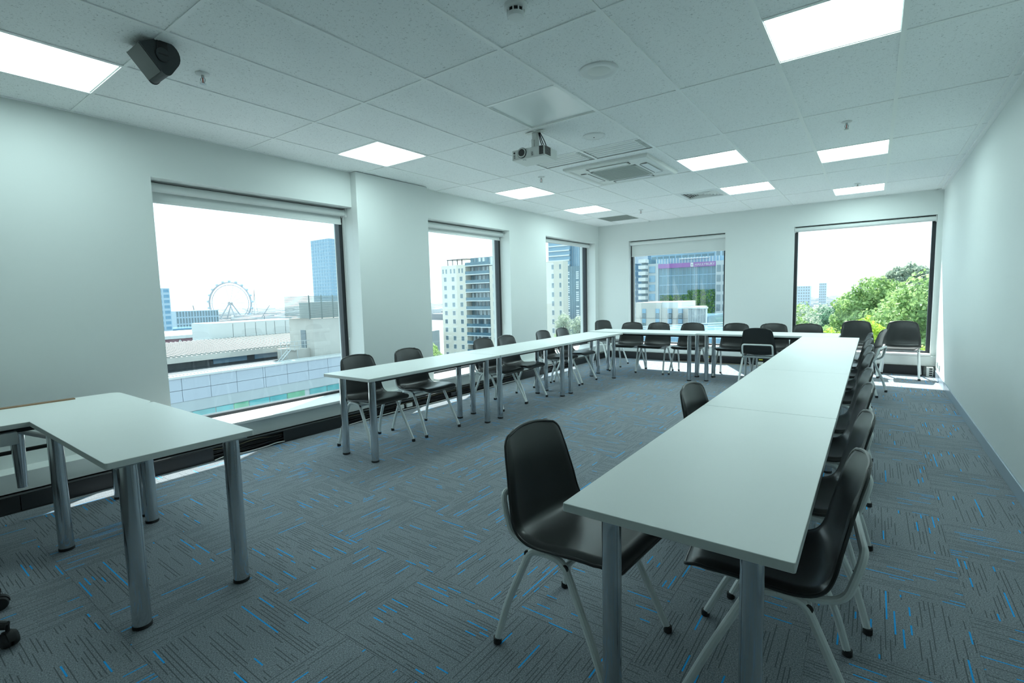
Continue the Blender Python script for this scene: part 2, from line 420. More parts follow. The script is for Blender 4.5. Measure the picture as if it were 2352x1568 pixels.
LNAME = {(6, 2): 'lit square ceiling panel above the nearest end of the table row by the plain wall', (0, 2): 'lit square ceiling panel above the large side window',
         (0, 4): 'lit square ceiling panel beside the middle side window, before the corner', (0, 6): 'lit square ceiling panel nearest the room corner between side and end windows',
         (4, 4): 'lit square ceiling panel next to the ceiling cassette unit', (6, 5): 'lit square ceiling panel halfway along the row nearest the plain wall',
         (4, 6): 'lit square ceiling panel beside the louvred air vent', (6, 7): 'lit square ceiling panel closest to the end window with trees', (0, 0): 'lit square ceiling panel beside the hanging loudspeaker'}
def ceiling_panel(c, r, h, name, label, cat, mat, group):
    x0, x1, y0, _ = cell(c, r); y0 += 0.6*h
    t = thing(name, label, cat, (x0+0.3, y0+0.3, ZC), 0, group)
    a = 0.287
    f = MB(); f.box(-a-0.01, a+0.01, -a-0.01, -a+0.004, 0.0045, 0.03).box(-a-0.01, a+0.01, a-0.004, a+0.01, 0.0045, 0.03).box(-a-0.01, -a+0.004, -a, a, 0.0045, 0.03).box(a-0.004, a+0.01, -a, a, 0.0045, 0.03)
    f.build('frame', M['tee'], t); box(-a, a, -a, a, 0.010, 0.022).build('diffuser', mat, t)
    return t
for c, r, h in lights: ceiling_panel(c, r, h, 'ceiling_light', LNAME[(c, r)], 'ceiling light', M['led'], 'lit square ceiling panels')
ceiling_panel(3, 2, 1, 'ceiling_panel', 'unlit glossy white square panel above the projector', 'ceiling panel', M['panel_off'], None)

# ------------------------------------------------------------------ tables
def table(name, label, x0, x1, y0, y1, zt=0.70, group='white meeting tables', rot=0.0, inset=(0.105, 0.105), corner=0.006, r=0.029):
    cx, cyy = (x0+x1)/2, (y0+y1)/2; a, b = (x1-x0)/2, (y1-y0)/2
    t = thing(name, label, 'table', (cx, cyy, 0), rot, group)
    def rr(a, b, rad, n=5):
        pts = []
        for sx, sy, s in ((1, 1, 0), (-1, 1, 1), (-1, -1, 2), (1, -1, 3)):
            for k in range(n+1):
                an = PI/2*(s+k/n); pts.append((sx*(a-rad)+rad*math.cos(an), sy*(b-rad)+rad*math.sin(an)))
        return pts
    top = MB().prism(rr(a, b, corner), zt-0.025, zt, 'z').build('tabletop', M['top'], t, bevel=0.0012)
    e = MB(); pl = rr(a+0.0008, b+0.0008, corner)
    n = len(pl); e.add([(p[0], p[1], zt-0.0235) for p in pl]+[(p[0], p[1], zt-0.0015) for p in pl], [(k, (k+1) % n, n+(k+1) % n, n+k) for k in range(n)])
    e.build('edge_band', M['edge'], top)
    ix, iy = inset
    for sx in (-1, 1):
        for sy in (-1, 1):
            lx, ly = sx*(a-ix), sy*(b-iy)
            l = MB().lathe([(r, 0.014), (r, zt-0.03)], n=20).build('leg', M['chrome'], t, smooth=True, loc=(lx, ly, 0))
            MB().lathe([(r-0.004, 0), (r+0.0015, 0.002), (r+0.0015, 0.016), (r-0.002, 0.017)], n=20).build('foot', M['black'], l, smooth=True)
            box(-0.05, 0.05, -0.05, 0.05, zt-0.031, zt-0.0255).build('mounting_plate', M['chrome'], l)
    L = (x1-x0) > (y1-y0)
    for s in (-1, 1):
        if L: box(-a+ix+0.03, a-ix-0.03, s*(b-iy)-0.012, s*(b-iy)+0.012, zt-0.058, zt-0.026).build('rail', M['rail'], t)
        else: box(s*(a-ix)-0.012, s*(a-ix)+0.012, -b+iy+0.03, b-iy-0.03, zt-0.058, zt-0.026).build('rail', M['rail'], t)
    return t
# row beside the plain wall
RT = [(1.205, 2.695), (2.70, 4.16), (4.165, 5.66), (5.665, 7.235)]
RL = ['white table with bare end nearest the camera, in the row by the plain wall', 'second white table from the camera in the row by the plain wall',
      'third white table from the camera in the row by the plain wall', 'farthest white table of the row by the plain wall, meeting the cross row']
for (a, b), lb in zip(RT, RL): table('meeting_table', lb, -0.712, -0.118, a, b, 0.697)
LT = [(2.35, 3.99), (4.0, 5.52), (5.525, 7.08)]
LL = ['white table in the window-side row, end facing the camera', 'middle white table of the window-side row', 'white table of the window-side row next to the corner']
for (a, b), lb in zip(LT, LL): table('meeting_table', lb, -3.665, -3.075, a, b, 0.695)
table('meeting_table', 'white table of the cross row nearest the room corner', -3.70, -2.03, 7.17, 7.77, 0.697)
table('meeting_table', 'white table of the cross row nearest the tree window', -2.02, -0.33, 7.26, 7.86, 0.697)
# pair of tables against the side wall, near left
table('side_table', 'white rounded-corner table jutting out near the large side window', -3.515, -2.30, 0.548, 1.10, 0.712, None, 0.0, (0.055, 0.08), 0.012, 0.033)
tb = table('side_table', 'white table standing along the side wall, partly out of frame', -4.16, -3.517, -0.62, 1.10, 0.711, None, 0.0, (0.08, 0.07), 0.06, 0.026)
tb2 = tb
def wing(x, y, z, w, l, h):
    mb = MB(); n = 8; vs = []
    for k in range(n+1):
        u = k/n; zz = z-h*math.sin(PI*u*0.5)
        vs += [(x-w/2*(1-0.3*u), y+l*u, zz), (x+w/2*(1-0.3*u), y+l*u, zz)]
    fs = [(2*k, 2*k+1, 2*k+3, 2*k+2) for k in range(n)]
    mb.add(vs, fs); o = mb.build('support_arm', M['white'], tb2, smooth=True)
    md = o.modifiers.new('thickness', 'SOLIDIFY'); md.thickness = 0.012
wing(0.10, 0.25, 0.665, 0.16, 0.42, 0.15); wing(-0.18, 0.35, 0.66, 0.14, 0.36, 0.14)
box(-0.30, 0.30, -0.35, -0.335+0.6, 0.60, 0.665).build('modesty_panel', M['white'], tb2, bevel=0.004)
MB().tube([(-0.25, 0.1, 0.45), (-0.25, 0.74, 0.45)], 0.012).build('brace_bar', M['black'], tb2, smooth=True)
MB().tube([(0.02, 0.3, 0.655), (0.02, 0.3, 0.30)], [0.035, 0.022], 14).build('support_post', M['chrome'], tb2, smooth=True)
MB().tube([(-0.16, 0.1, 0.655), (-0.16, 0.1, 0.30)], [0.035, 0.022], 14).build('support_post', M['chrome'], tb2, smooth=True)
tag(box(-4.12, -4.085, -0.3, 0.86, 0.7108, 0.719).build('timber_strip', M['wood'], bevel=0.002), 'thin brown timber strip lying along the side-wall table', 'timber strip')

# ------------------------------------------------------------------ stacking chair
def make_shell():
    prof = [(.243, .418), (.228, .436), (.19, .447), (.11, .445), (.02, .436), (-.07, .428), (-.125, .432), (-.163, .455), (-.184, .50), (-.195, .56), (-.205, .62), (-.218, .69), (-.236, .755), (-.252, .797)]
    hw = [.185, .195, .203, .21, .217, .218, .217, .215, .212, .206, .196, .184, .172, .164]
    bow = [.0, .0, .006, .012, .016, .018, .026, .034, .036, .034, .030, .026, .020, .014]
    K = 3
    P3 = smooth_path([(p[0], h, p[1]) for p, h in zip(prof, hw)], K)
    B3 = smooth_path([(b, 0, 0) for b in bow], K)
    n = len(P3); T = 18
    arc = [0]
    for i in range(1, n): arc.append(arc[-1]+math.hypot(P3[i].x-P3[i-1].x, P3[i].z-P3[i-1].z))
    V = np.zeros((n, T+1, 3))
    for i in range(n):
        d = P3[min(i+1, n-1)]-P3[max(i-1, 0)]; d.y = 0; d.normalize()
        nm = Vector((-d.z, 0, d.x))*(-1) if False else Vector((d.z, 0, -d.x))
        # normal towards the sitter
        if nm.z < 0 and i < n*0.4: nm = -nm
        if i >= n*0.4 and nm.x < 0: nm = -nm
        w = P3[i].y
        rem = arc[-1]-arc[i]; R = 0.055
        if rem < R: w = w-R+math.sqrt(max(0, R*R-(R-rem)**2))
        rem0 = arc[i]; R0 = 0.03
        if rem0 < R0: w = w-R0+math.sqrt(max(0, R0*R0-(R0-rem0)**2))
        for k in range(T+1):
            t = -1+2*k/T; s = math.copysign(abs(t)**0.85, t)
            off = B3[i].x*abs(t)**2.2
            a = abs(t)
            if a > 0.86: off -= 0.016*((a-0.86)/0.14)**2*min(1.0, max(0.0, (rem0-0.015)/0.07))*min(1.0, rem/0.10)
            p = P3[i]+nm*off
            z = p.z-(0.016*t*t if rem < 0.10 else 0)*(1-min(rem, .1)/.1)
            V[i, k] = (p.x, s*w, z)
    # thickness
    du = np.gradient(V, axis=0); dv = np.gradient(V, axis=1)
    nn = np.cross(du, dv); nn /= np.linalg.norm(nn, axis=2, keepdims=True)+1e-9
    if nn[8, T//2, 2] < 0: nn = -nn
    Bk = V-nn*0.007
    vs = [tuple(v) for v in V.reshape(-1, 3)]+[tuple(v) for v in Bk.reshape(-1, 3)]
    N = n*(T+1); q = lambda i, k: i*(T+1)+k; fs = []
    for i in range(n-1):
        for k in range(T):
            fs.append((q(i, k), q(i, k+1), q(i+1, k+1), q(i+1, k))); fs.append((N+q(i, k), N+q(i+1, k), N+q(i+1, k+1), N+q(i, k+1)))
    for i in range(n-1):
        for k in (0, T): fs.append((q(i, k), q(i+1, k), N+q(i+1, k), N+q(i, k)))
    for k in range(T):
        for i in (0, n-1): fs.append((q(i, k), q(i, k+1), N+q(i, k+1), N+q(i, k)))
    rim = [Vector(V[i, 0]) for i in range(n)]+[Vector(V[n-1, k]) for k in range(1, T)]+[Vector(V[i, T]) for i in range(n-1, -1, -1)]+[Vector(V[0, k]) for k in range(T-1, 0, -1)]
    return MB().add(vs, fs), MB().tube([p+Vector((0, 0, -0.002)) for p in rim], 0.0058, 8, closed=True)
def make_chair():
    t = thing('stacking_chair', 'x', 'chair')
    sh, rim = make_shell()
    s = sh.build('shell', M['shell'], t, smooth=True); s.data.set_sharp_from_angle(angle=math.radians(60))
    rim.build('rim', M['shell'], s, smooth=True)
    rt = 0.0132
    for sy in (-1, 1):
        yt, yf = 0.196*sy, 0.226*sy
        mid = (-0.025, yt, 0.408)
        fr = bend_path([mid, (0.045, yt, 0.402), (0.165, yt+0.016*sy, 0.165), (0.235, yf, 0.012)], 0.055)
        re = bend_path([mid, (-0.095, yt, 0.402), (-0.20, yt+0.016*sy, 0.165), (-0.24, yf, 0.012)], 0.055)
        for path in (fr, re):
            l = MB().tube(path, rt, 10).build('leg', M['tube'], t, smooth=True)
            e = path[-1]
            MB().lathe([(0.012, 0.0), (0.0162, 0.003), (0.0158, 0.024), (0.0125, 0.026)], (e.x, e.y, 0), 12).build('foot_cap', M['black'], l, smooth=True)
    hp = [(0.17, -0.172, 0.425), (-0.13, -0.178, 0.405), (-0.195, -0.184, 0.428), (-0.222, -0.184, 0.52), (-0.234, -0.178, 0.572), (-0.234, 0.178, 0.572), (-0.222, 0.184, 0.52), (-0.195, 0.184, 0.428), (-0.13, 0.178, 0.405), (0.17, 0.172, 0.425)]
    MB().tube(bend_path(hp, 0.05, 4), 0.0115, 10).build('back_hoop', M['tube'], t, smooth=True)
    for x in (-0.105, 0.055):
        c = MB().tube([(x, -0.20, 0.392), (x, 0.20, 0.392)], 0.009, 8).build('crossbar', M['tube'], t, smooth=True)
        for sy in (-1, 1):
            MB().lathe([(0.0125, -0.004), (0.0135, 0), (0.0125, 0.004)], (x, 0.203*sy, 0.386), 12, 'y').build('plug', M['black'], c, smooth=True)
    return t
proto = make_chair()
CH = [  # x, y, heading (deg, 0 = facing +X), label, group
 (-0.845, 1.575, -4, 'black chair with its whole back showing, pushed under the near table end', 'chairs on the inner side of the wall-side tables'),
 (-0.560, 2.73, -3, 'black chair on the inner side of the second wall-side table, only its back showing', 'chairs on the inner side of the wall-side tables'),
 (-0.245, 1.765, 186, 'nearest black chair tucked in between the near table and the plain wall', 'chairs along the plain wall side'),
 (-0.235, 2.39, 186, 'second black chair from the camera along the plain wall side', 'chairs along the plain wall side'),
 (-0.235, 3.13, 186, 'third black chair from the camera along the plain wall side', 'chairs along the plain wall side'),
 (-0.240, 3.73, 186, 'fourth black chair from the camera along the plain wall side', 'chairs along the plain wall side'),
 (-0.235, 4.68, 186, 'fifth black chair from the camera along the plain wall side', 'chairs along the plain wall side'),
 (-0.240, 5.28, 186, 'sixth black chair from the camera along the plain wall side', 'chairs along the plain wall side'),
 (-0.245, 5.98, 186, 'seventh black chair from the camera along the plain wall side', 'chairs along the plain wall side'),
 (-0.245, 6.68, 186, 'eighth black chair from the camera along the plain wall side', 'chairs along the plain wall side'),
 (-0.115, 7.42, 168, 'black chair pulled out, last along the plain wall side', 'chairs along the plain wall side'),
 (0.345, 8.97, -95, 'black chair standing alone in front of the tree window beside the plain wall', 'chairs by the tree window'),
 (-0.165, 8.92, -83, 'black chair by the tree window, partly hidden behind the wall-side row', 'chairs by the tree window'),
 (-3.575, 2.785, 0, 'first black chair from the camera in the window-side row', 'chairs along the side windows'),
 (-3.560, 3.385, 0, 'black chair in front of the column, second in the window-side row', 'chairs along the side windows'),
 (-3.570, 4.59, 0, 'third black chair in the window-side row, under the middle window', 'chairs along the side windows'),
 (-3.570, 5.06, 0, 'fourth black chair in the window-side row, under the middle window', 'chairs along the side windows'),
 (-3.575, 5.94, 0, 'fifth black chair in the window-side row, before the corner window', 'chairs along the side windows'),
 (-3.580, 6.49, 0, 'sixth black chair in the window-side row, nearest the corner', 'chairs along the side windows'),
 (-3.93, 8.46, -28, 'black chair turned askew in the room corner', 'chairs along the end wall'),
 (-3.320, 7.84, -88, 'black chair of the cross row nearest the room corner', 'chairs along the end wall'),
 (-2.870, 7.86, -90, 'second black chair of the cross row, under the half lowered blind', 'chairs along the end wall'),
 (-2.335, 7.90, -91, 'third black chair of the cross row, under the half lowered blind', 'chairs along the end wall'),
 (-1.690, 7.95, -90, 'fourth black chair of the cross row, just right of the half-blinded window', 'chairs along the end wall'),
 (-1.185, 8.00, -90, 'fifth black chair of the cross row, against the pale pier', 'chairs along the end wall'),
 (-0.745, 8.00, -90, 'sixth black chair of the cross row, below the tree window edge', 'chairs along the end wall'),
 (-1.225, 7.42, 90, 'black chair turned with its back and pale hoop towards the camera', None),
]
for i, (x, y, a, lb, g) in enumerate(CH):
    c = proto if i == 0 else copy_tree(proto)
    c.location = (x, y, 0); c.rotation_euler = (0, 0, math.radians(a)); c['label'] = lb
    if g: c['group'] = g
    elif 'group' in c: del c['group']

# swivel chair poking in at the near left
sw = thing('swivel_chair', 'black swivel chair with castors, just entering at the near left', 'office chair', (-2.85, 0.05, 0), 0.0)
for k in range(5):
    a = math.radians(50+72*k); d = Vector((math.cos(a), math.sin(a), 0))
    arm = MB().tube([d*0.03+Vector((0, 0, 0.13)), d*0.18+Vector((0, 0, 0.105)), d*0.31+Vector((0, 0, 0.085))], [0.028, 0.022, 0.016]).build('base_arm', M['black'], sw, smooth=True)
    cs = MB()
    pr = [(0.006, -0.026), (0.026, -0.024), (0.030, -0.016), (0.030, -0.004), (0.012, -0.003), (0.012, 0.003), (0.030, 0.004), (0.030, 0.016), (0.026, 0.024), (0.006, 0.026)]
    cs.lathe(pr, (0, 0, 0.03), 18, 'x')
    cs.tube([(0, 0, 0.03), (0, 0.0, 0.09)], 0.007, 8)
    hood = [(0.034*math.cos(q), 0.03+0.034*math.sin(q)) for q in [PI*j/10 for j in range(11)]]
    cs.prism(hood+[(-0.025, 0.035), (0.025, 0.035)], -0.012, 0.012, 'x')
    o = cs.build('castor', M['black'], sw, smooth=True, loc=d*0.31); o.rotation_euler = (0, 0, a+0.9)
MB().tube([(0, 0, 0.10), (0, 0, 0.44)], 0.026, 14).build('gas_column', M['black'], sw, smooth=True)
MB().lathe([(0.05, 0.43), (0.23, 0.45), (0.245, 0.49), (0.20, 0.515)], n=24).build('seat', M['spk_body'], sw, smooth=True)
box(-0.20, 0.20, -0.24, -0.19, 0.60, 0.98).build('backrest', M['spk_body'], sw, bevel=0.02)
MB().tube(smooth_path([(0, -0.1, 0.44), (0, -0.25, 0.46), (0, -0.255, 0.7)]), 0.02).build('back_support', M['black'], sw, smooth=True)

# ------------------------------------------------------------------ blinds
def blind(label, side, h, zb, d, cord):
    a0, a1, s, hd = h
    t = thing('roller_blind', label, 'blind', ((d, (a0+a1)/2, hd) if side == 'L' else ((a0+a1)/2, d, hd)), 0 if side == 'L' else -PI/2, 'roller blinds')
    # local: x towards room, y along the window
    hl = (a1-a0)/2-0.012
    sg = 1 if side == 'L' else 1
    MB().tube([(0, -hl, -0.05), (0, hl, -0.05)], 0.036, 18).build('roller', M['blind'], t, smooth=True)
    for sy in (-1, 1): box(-0.045, 0.045, sy*(hl+0.001), sy*(hl+0.009), -0.095, -0.001).build('bracket', M['white'], t, bevel=0.003)
    drop = zb-hd
    box(-0.0375, -0.0355, -hl+0.01, hl-0.01, drop+0.01, -0.05).build('fabric', M['blind'], t)
    box(-0.042, -0.030, -hl+0.008, hl-0.008, drop, drop+0.022).build('bottom_rail', M['white'], t, bevel=0.003)
    if cord:
        y = hl-0.008
        MB().tube(smooth_path([(0.012, y, -0.05), (0.012, y, -0.7), (0.010, y, -1.38), (0.0, y, -1.42), (-0.01, y, -1.38), (-0.012, y, -0.7), (-0.012, y, -0.05)], 3), 0.0022, 6).build('chain', M['white'], t, smooth=True)
    return t
blind('pale roller blind almost fully raised in the large side window', 'L', WIN_L[0], 2.125, -4.745, True)
blind('pale roller blind raised in the window facing the cream apartments', 'L', WIN_L[1], 2.165, -4.745, True)
blind('narrow raised roller blind in the corner side window', 'L', WIN_L[2], 2.235, -4.745, True)
blind('pale roller blind pulled down a third of the end window', 'F', WIN_F[0], 2.01, 9.445, False)
blind('slim raised roller blind above the tree view', 'F', WIN_F[1], 2.235, 9.445, False)

# ------------------------------------------------------------------ cable trunking
ct = thing('cable_trunking', 'black three channel cable trunking along the foot of the window-side wall', 'trunking', (-4.425, 0, 0))
def duct(t, a0, a1, off, h=0.112, depth=0.066, openr=(), along='y'):
    def bx(p, q, d0, d1, z0, z1): return box(d0, d1, p, q, z0, z1) if along == 'y' else box(p, q, -d1, -d0, z0, z1)
    bx(a0, a1, 0.0, 0.02, 0.0, h).build('back_plate', M['duct'], t)
    bx(a0, a1, 0.0, depth, 0.0, 0.008).build('base_lip', M['duct'], t); bx(a0, a1, 0.0, depth, h-0.006, h).build('top_lip', M['duct'], t)
    for z in (h*0.36, h*0.67): bx(a0, a1, 0.02, depth-0.012, z-0.002, z+0.002).build('divider', M['duct'], t)
    cur = a0
    for (p, q) in list(openr)+[(a1, a1)]:
        x = cur
        while x < p-0.05:
            e = min(x+1.15, p); bx(x, e-0.004, depth-0.006, depth, 0.009, h-0.007).build('cover', M['duct'], t, bevel=0.001); x = e
        cur = q
duct(ct, YB, YF-0.13, 0, 0.112, 0.066, [(1.75, 2.35), (3.05, 6.1), (6.9, 7.7)])
def cable(t, pts, m, r=0.0045): MB().tube(smooth_path(pts, 5), r, 6).build('cable', m, t, smooth=True)
for (p, q) in [(1.75, 2.35), (3.05, 6.1)]:
    L_ = q-p
    cable(ct, [(0.035, p+L_*k/6, 0.082+0.008*math.sin(k*1.7+p)) for k in range(7)], M['cable_y'])
    cable(ct, [(0.045, p+L_*k/6, 0.055+0.006*math.sin(k*2.3)) for k in range(7)], M['cable_b'])
    cable(ct, [(0.075, p+L_*k/8, 0.007+0.012*max(0, math.sin(k*1.1))) for k in range(9)], M['cable_w'])
    cable(ct, [(0.05, p+L_*k/6, 0.03+0.008*math.sin(k*1.3+1)) for k in range(7)], M['cable_b'])
for y in (3.72, 3.85, 4.6, 5.1, 6.95):
    box(0.03, 0.07, y, y+0.085, 0.03, 0.075).build('socket', M['offwhite'] if y < 4 else M['duct'], ct, bevel=0.003)
cf = thing('cable_trunking', 'black cable trunking with coloured stickers along the foot of the end wall', 'trunking', (0, YF-0.055, 0))
duct(cf, -4.36, XR-0.13, 0, 0.13, 0.05, [(-2.95, -1.2)], 'x')
for x, z, w, m in ((-2.42, 0.098, 0.055, 'yellow'), (-2.42, 0.068, 0.05, 'white'), (-2.42, 0.035, 0.05, 'red'), (-1.55, 0.098, 0.06, 'yellow')):
    box(x, x+w, -0.046, -0.019, z, z+0.018).build('sticker', M[m], cf)
for x in (-1.56, -1.12, -0.98): box(x, x+0.08, -0.072, -0.05, 0.02, 0.07).build('socket', M['offwhite'], cf, bevel=0.003)
cable(cf, [(-1.72, -0.06, 0.05), (-1.66, -0.09, 0.02), (-1.58, -0.1, 0.006), (-1.5, -0.1, 0.006)], M['cable_w'])
cable(cf, [(-2.9+0.21*k, -0.04, 0.055+0.006*math.sin(k*2.1)) for k in range(9)], M['cable_b'])
cable(cf, [(-2.9+0.21*k, -0.075, 0.006+0.004*max(0, math.sin(k))) for k in range(9)], M['cable_y'])
cable(cf, [(-1.2+0.1*k, -0.07, 0.04+0.03*math.sin(k*1.9)) for k in range(6)], M['cable_w'])
eb = thing('power_module', 'open ended power module standing in the corner by the plain wall', 'power module', (XR-0.075, YF-0.16, 0))
box(-0.03, 0.045, -0.05, 0.05, 0.0, 0.135).build('housing', M['offwhite'], eb, bevel=0.003)
for k in range(4): box(0.0, 0.035, -0.054, -0.045, 0.014+0.03*k, 0.032+0.03*k).build('slot', M['black'], eb)
for y, z, s in ((9.05, 0.205, 'upper'), (8.80, 0.19, 'lower')):
    o = thing('power_outlet', 'white double power outlet low on the plain wall, %s' % ('nearer the window' if s == 'upper' else 'farther from the window'), 'power outlet', (XR, y, z))
    box(-0.009, 0, -0.057, 0.057, -0.035, 0.035).build('plate', M['white'], o, bevel=0.003)
    for k in (-1, 1):
        box(-0.0115, -0.009, k*0.028-0.012, k*0.028+0.012, -0.02, 0.006).build('socket', M['offwhite'], o); box(-0.013, -0.009, k*0.028-0.005, k*0.028+0.005, 0.012, 0.026).build('switch', M['white'], o)

# ------------------------------------------------------------------ ceiling devices
def sprinkler(x, y, label):
    t = thing('sprinkler', label, 'sprinkler', (x, y, ZC), 0.6, 'fire sprinklers')
    MB().lathe([(0.038, 0.004), (0.038, -0.002), (0.030, -0.006), (0.012, -0.008)], n=20).build('escutcheon', M['white'], t, smooth=True)
    MB().tube([(0, 0, 0), (0, 0, -0.022)], 0.008, 10).build('stem', M['brass'], t, smooth=True)
    for s in (-1, 1): MB().tube(smooth_path([(0.006*s, 0, -0.02), (0.014*s, 0, -0.032), (0.008*s, 0, -0.050), (0, 0, -0.054)], 3), 0.0026, 6).build('yoke_arm', M['brass'], t, smooth=True)
    MB().tube([(0, 0, -0.022), (0, 0, -0.05)], 0.003, 6).build('bulb', M['red_glass'], t, smooth=True)
    MB().lathe([(0.004, -0.054), (0.017, -0.056), (0.017, -0.058), (0.003, -0.059)], n=16).build('deflector', M['brass'], t, smooth=True)
sprinkler(-3.279, 1.422, 'small fire sprinkler beside the hanging loudspeaker')
sprinkler(-3.165, 4.978, 'small fire sprinkler between the projector and the side wall')
sprinkler(-0.228, 5.056, 'small fire sprinkler in the ceiling row nearest the plain wall')
sprinkler(-3.159, 8.017, 'small fire sprinkler near the room corner')
sprinkler(-0.219, 8.105, 'small fire sprinkler in front of the tree window')
sd = thing('smoke_detector', 'domed white smoke detector at the top edge of the view', 'smoke detector', (-1.41, 2.02, ZC))
MB().lathe([(0.055, 0.003), (0.055, -0.012), (0.045, -0.018)], n=32).build('base', M['white'], sd, smooth=True)
MB().lathe([(0.036, -0.017), (0.036, -0.036)], n=24).build('chamber', M['black'], sd, smooth=True)
for k in range(10):
    a = 2*PI*k/10; MB().bar((0.04*math.cos(a), 0.04*math.sin(a), -0.017), (0.04*math.cos(a), 0.04*math.sin(a), -0.038), 0.006, 0.004, (math.cos(a), math.sin(a), 0)).build('rib', M['white'], sd)
MB().lathe([(0.043, -0.036), (0.043, -0.043), (0.036, -0.052), (0.012, -0.054)], n=28).build('cap', M['white'], sd, smooth=True)
for (x, y, lb, s) in ((-1.406, 2.891, 'larger round white ceiling speaker beside the unlit panel', 1.0), (-2.007, 4.02, 'smaller round white ceiling disc between projector and cassette unit', 0.82)):
    t = thing('ceiling_speaker', lb, 'ceiling speaker', (x, y, ZC), 0)
    MB().lathe([(0.118*s, 0.004), (0.118*s, -0.003), (0.105*s, -0.008), (0.086*s, -0.004)], n=40).build('ring', M['white'], t, smooth=True)
    if s == 1.0: MB().lathe([(0.085, -0.001), (0.05, -0.008), (0.01, -0.010)], n=32).build('grille', M['offwhite'], t, smooth=True)
    else:
        MB().lathe([(0.085, -0.003), (0.01, -0.009)], n=32).build('cover', M['white'], t, smooth=True); MB().lathe([(0.005, -0.009), (0.004, -0.013)], n=10).build('screw', M['black'], t, smooth=True)
# air deflector plates before the cassette unit
for c, lb in ((2, 'white return air plate above the projector, on its window side'), (3, 'white return air plate just before the cassette unit')):
    x0, x1, _, y1 = cell(c, 3)
    t = thing('return_air_plate', lb, 'air vent', ((x0+x1)/2, y1-0.18, ZC))
    box(-0.285, 0.285, -0.166, 0.166, 0.006, 0.02).build('plate', M['white'], t, bevel=0.003)
    for k in range(5): box(-0.285, 0.22, -0.15+0.06*k, -0.145+0.06*k, 0.003, 0.006).build('fold', M['white'], t)
    for k in range(9): box(0.235, 0.283, -0.15+0.035*k, -0.139+0.035*k, 0.0025, 0.006).build('slot', M['grille'], t)
# cassette air conditioner
ac = thing('ceiling_cassette', 'square white ceiling cassette air conditioner with grey intake grille', 'air conditioner', (-2.318, 5.308, ZC))
f = MB(); A = 0.475
box(-0.588, 0.588, -0.588, -0.35, 0.004, 0.012).build('infill', M['tile'], ac); box(-0.588, 0.588, 0.35, 0.588, 0.004, 0.012).build('infill', M['tile'], ac)
box(-0.588, -0.35, -0.35, 0.35, 0.004, 0.012).build('infill', M['tile'], ac); box(0.35, 0.588, -0.35, 0.35, 0.004, 0.012).build('infill', M['tile'], ac)
def ring(z0, a0, z1, a1):
    vs = [(sx*a, sy*a, z) for a, z in ((a0, z0), (a1, z1)) for sx, sy in ((-1, -1), (1, -1), (1, 1), (-1, 1))]
    return vs, [(i, (i+1) % 4, 4+(i+1) % 4, 4+i) for i in range(4)]
pm = MB()
for z0, a0, z1, a1 in ((0.004, A, -0.018, A), (-0.018, A, -0.030, A-0.02), (-0.030, A-0.02, -0.030, A-0.045), (-0.030, A-0.045, -0.020, A-0.06), (-0.020, A-0.06, -0.032, 0.275), (-0.032, 0.275, -0.028, 0.265), (-0.028, 0.265, 0.01, 0.265)):
    pm.add(*ring(z0, a0, z1, a1))
pm.build('fascia', M['offwhite'], ac)
ch = 0.06
g = MB().prism([(-0.265+ch, -0.265), (0.265-ch, -0.265), (0.265, -0.265+ch), (0.265, 0.265-ch), (0.265-ch, 0.265), (-0.265+ch, 0.265), (-0.265, 0.265-ch), (-0.265, -0.265+ch)], -0.034, -0.02, 'z').build('intake_grille', M['grille'], ac, bevel=0.004)
for k in range(18): box(-0.235, 0.235, -0.232+0.027*k, -0.222+0.027*k, -0.037, -0.033).build('louvre', M['grille'], g)
for k in range(4):
    a = PI/2*k; d = Vector((math.cos(a), math.sin(a), 0)); n_ = Vector((-d.y, d.x, 0))
    fl_ = MB().bar(d*0.345-n_*0.22+Vector((0, 0, -0.030)), d*0.345+n_*0.22+Vector((0, 0, -0.030)), 0.075, 0.006).build('outlet_flap', M['white'], ac)
    for s in (-1, 1): MB().bar(d*0.345+n_*(0.235*s)+Vector((0, 0, -0.0285))-d*0.035, d*0.345+n_*(0.235*s)+Vector((0, 0, -0.0285))+d*0.035, 0.008, 0.004).build('flap_gap', M['plenum'], ac)
    MB().bar(d*0.30-n_*0.22+Vector((0, 0, -0.0305)), d*0.30+n_*0.22+Vector((0, 0, -0.0305)), 0.006, 0.003).build('slot', M['plenum'], ac)
# louvred vent and egg crate vent
v = thing('air_vent', 'square white ceiling vent with angled louvre blades', 'air vent', (GX[3]+0.3, GY[6]+0.3, ZC))
for s in (-1, 1):
    box(-0.287, 0.287, s*0.287, s*0.235, 0.0, 0.012).build('frame', M['white'], v); box(s*0.287, s*0.235, -0.235, 0.235, 0.0, 0.012).build('frame', M['white'], v)
box(-0.24, 0.24, -0.24, 0.24, 0.05, 0.06).build('cavity', M['grille'], v)
for q in range(4):
    a = PI/2*q; d = Vector((math.cos(a), math.sin(a), 0)); n_ = Vector((-d.y, d.x, 0))
    for k in range(6):
        rr_ = 0.05+0.035*k; MB().bar(d*rr_-n_*(rr_-0.012)+Vector((0, 0, 0.015)), d*rr_+n_*(rr_-0.012)+Vector((0, 0, 0.015)), 0.004, 0.034, (d*0.7+Vector((0, 0, 0.7)))).build('blade', M['white'], v)
    MB().bar(Vector((0, 0, 0.012)), (d+n_)*0.235+Vector((0, 0, 0.012)), 0.012, 0.01).build('mitre_bar', M['white'], v)
v = thing('air_vent', 'grey egg crate ceiling grille near the room corner', 'air vent', (GX[0]+0.3, GY[7]+0.3, ZC))
box(-0.287, 0.287, -0.287, 0.287, 0.022, 0.03).build('filter', M['grille'], v)
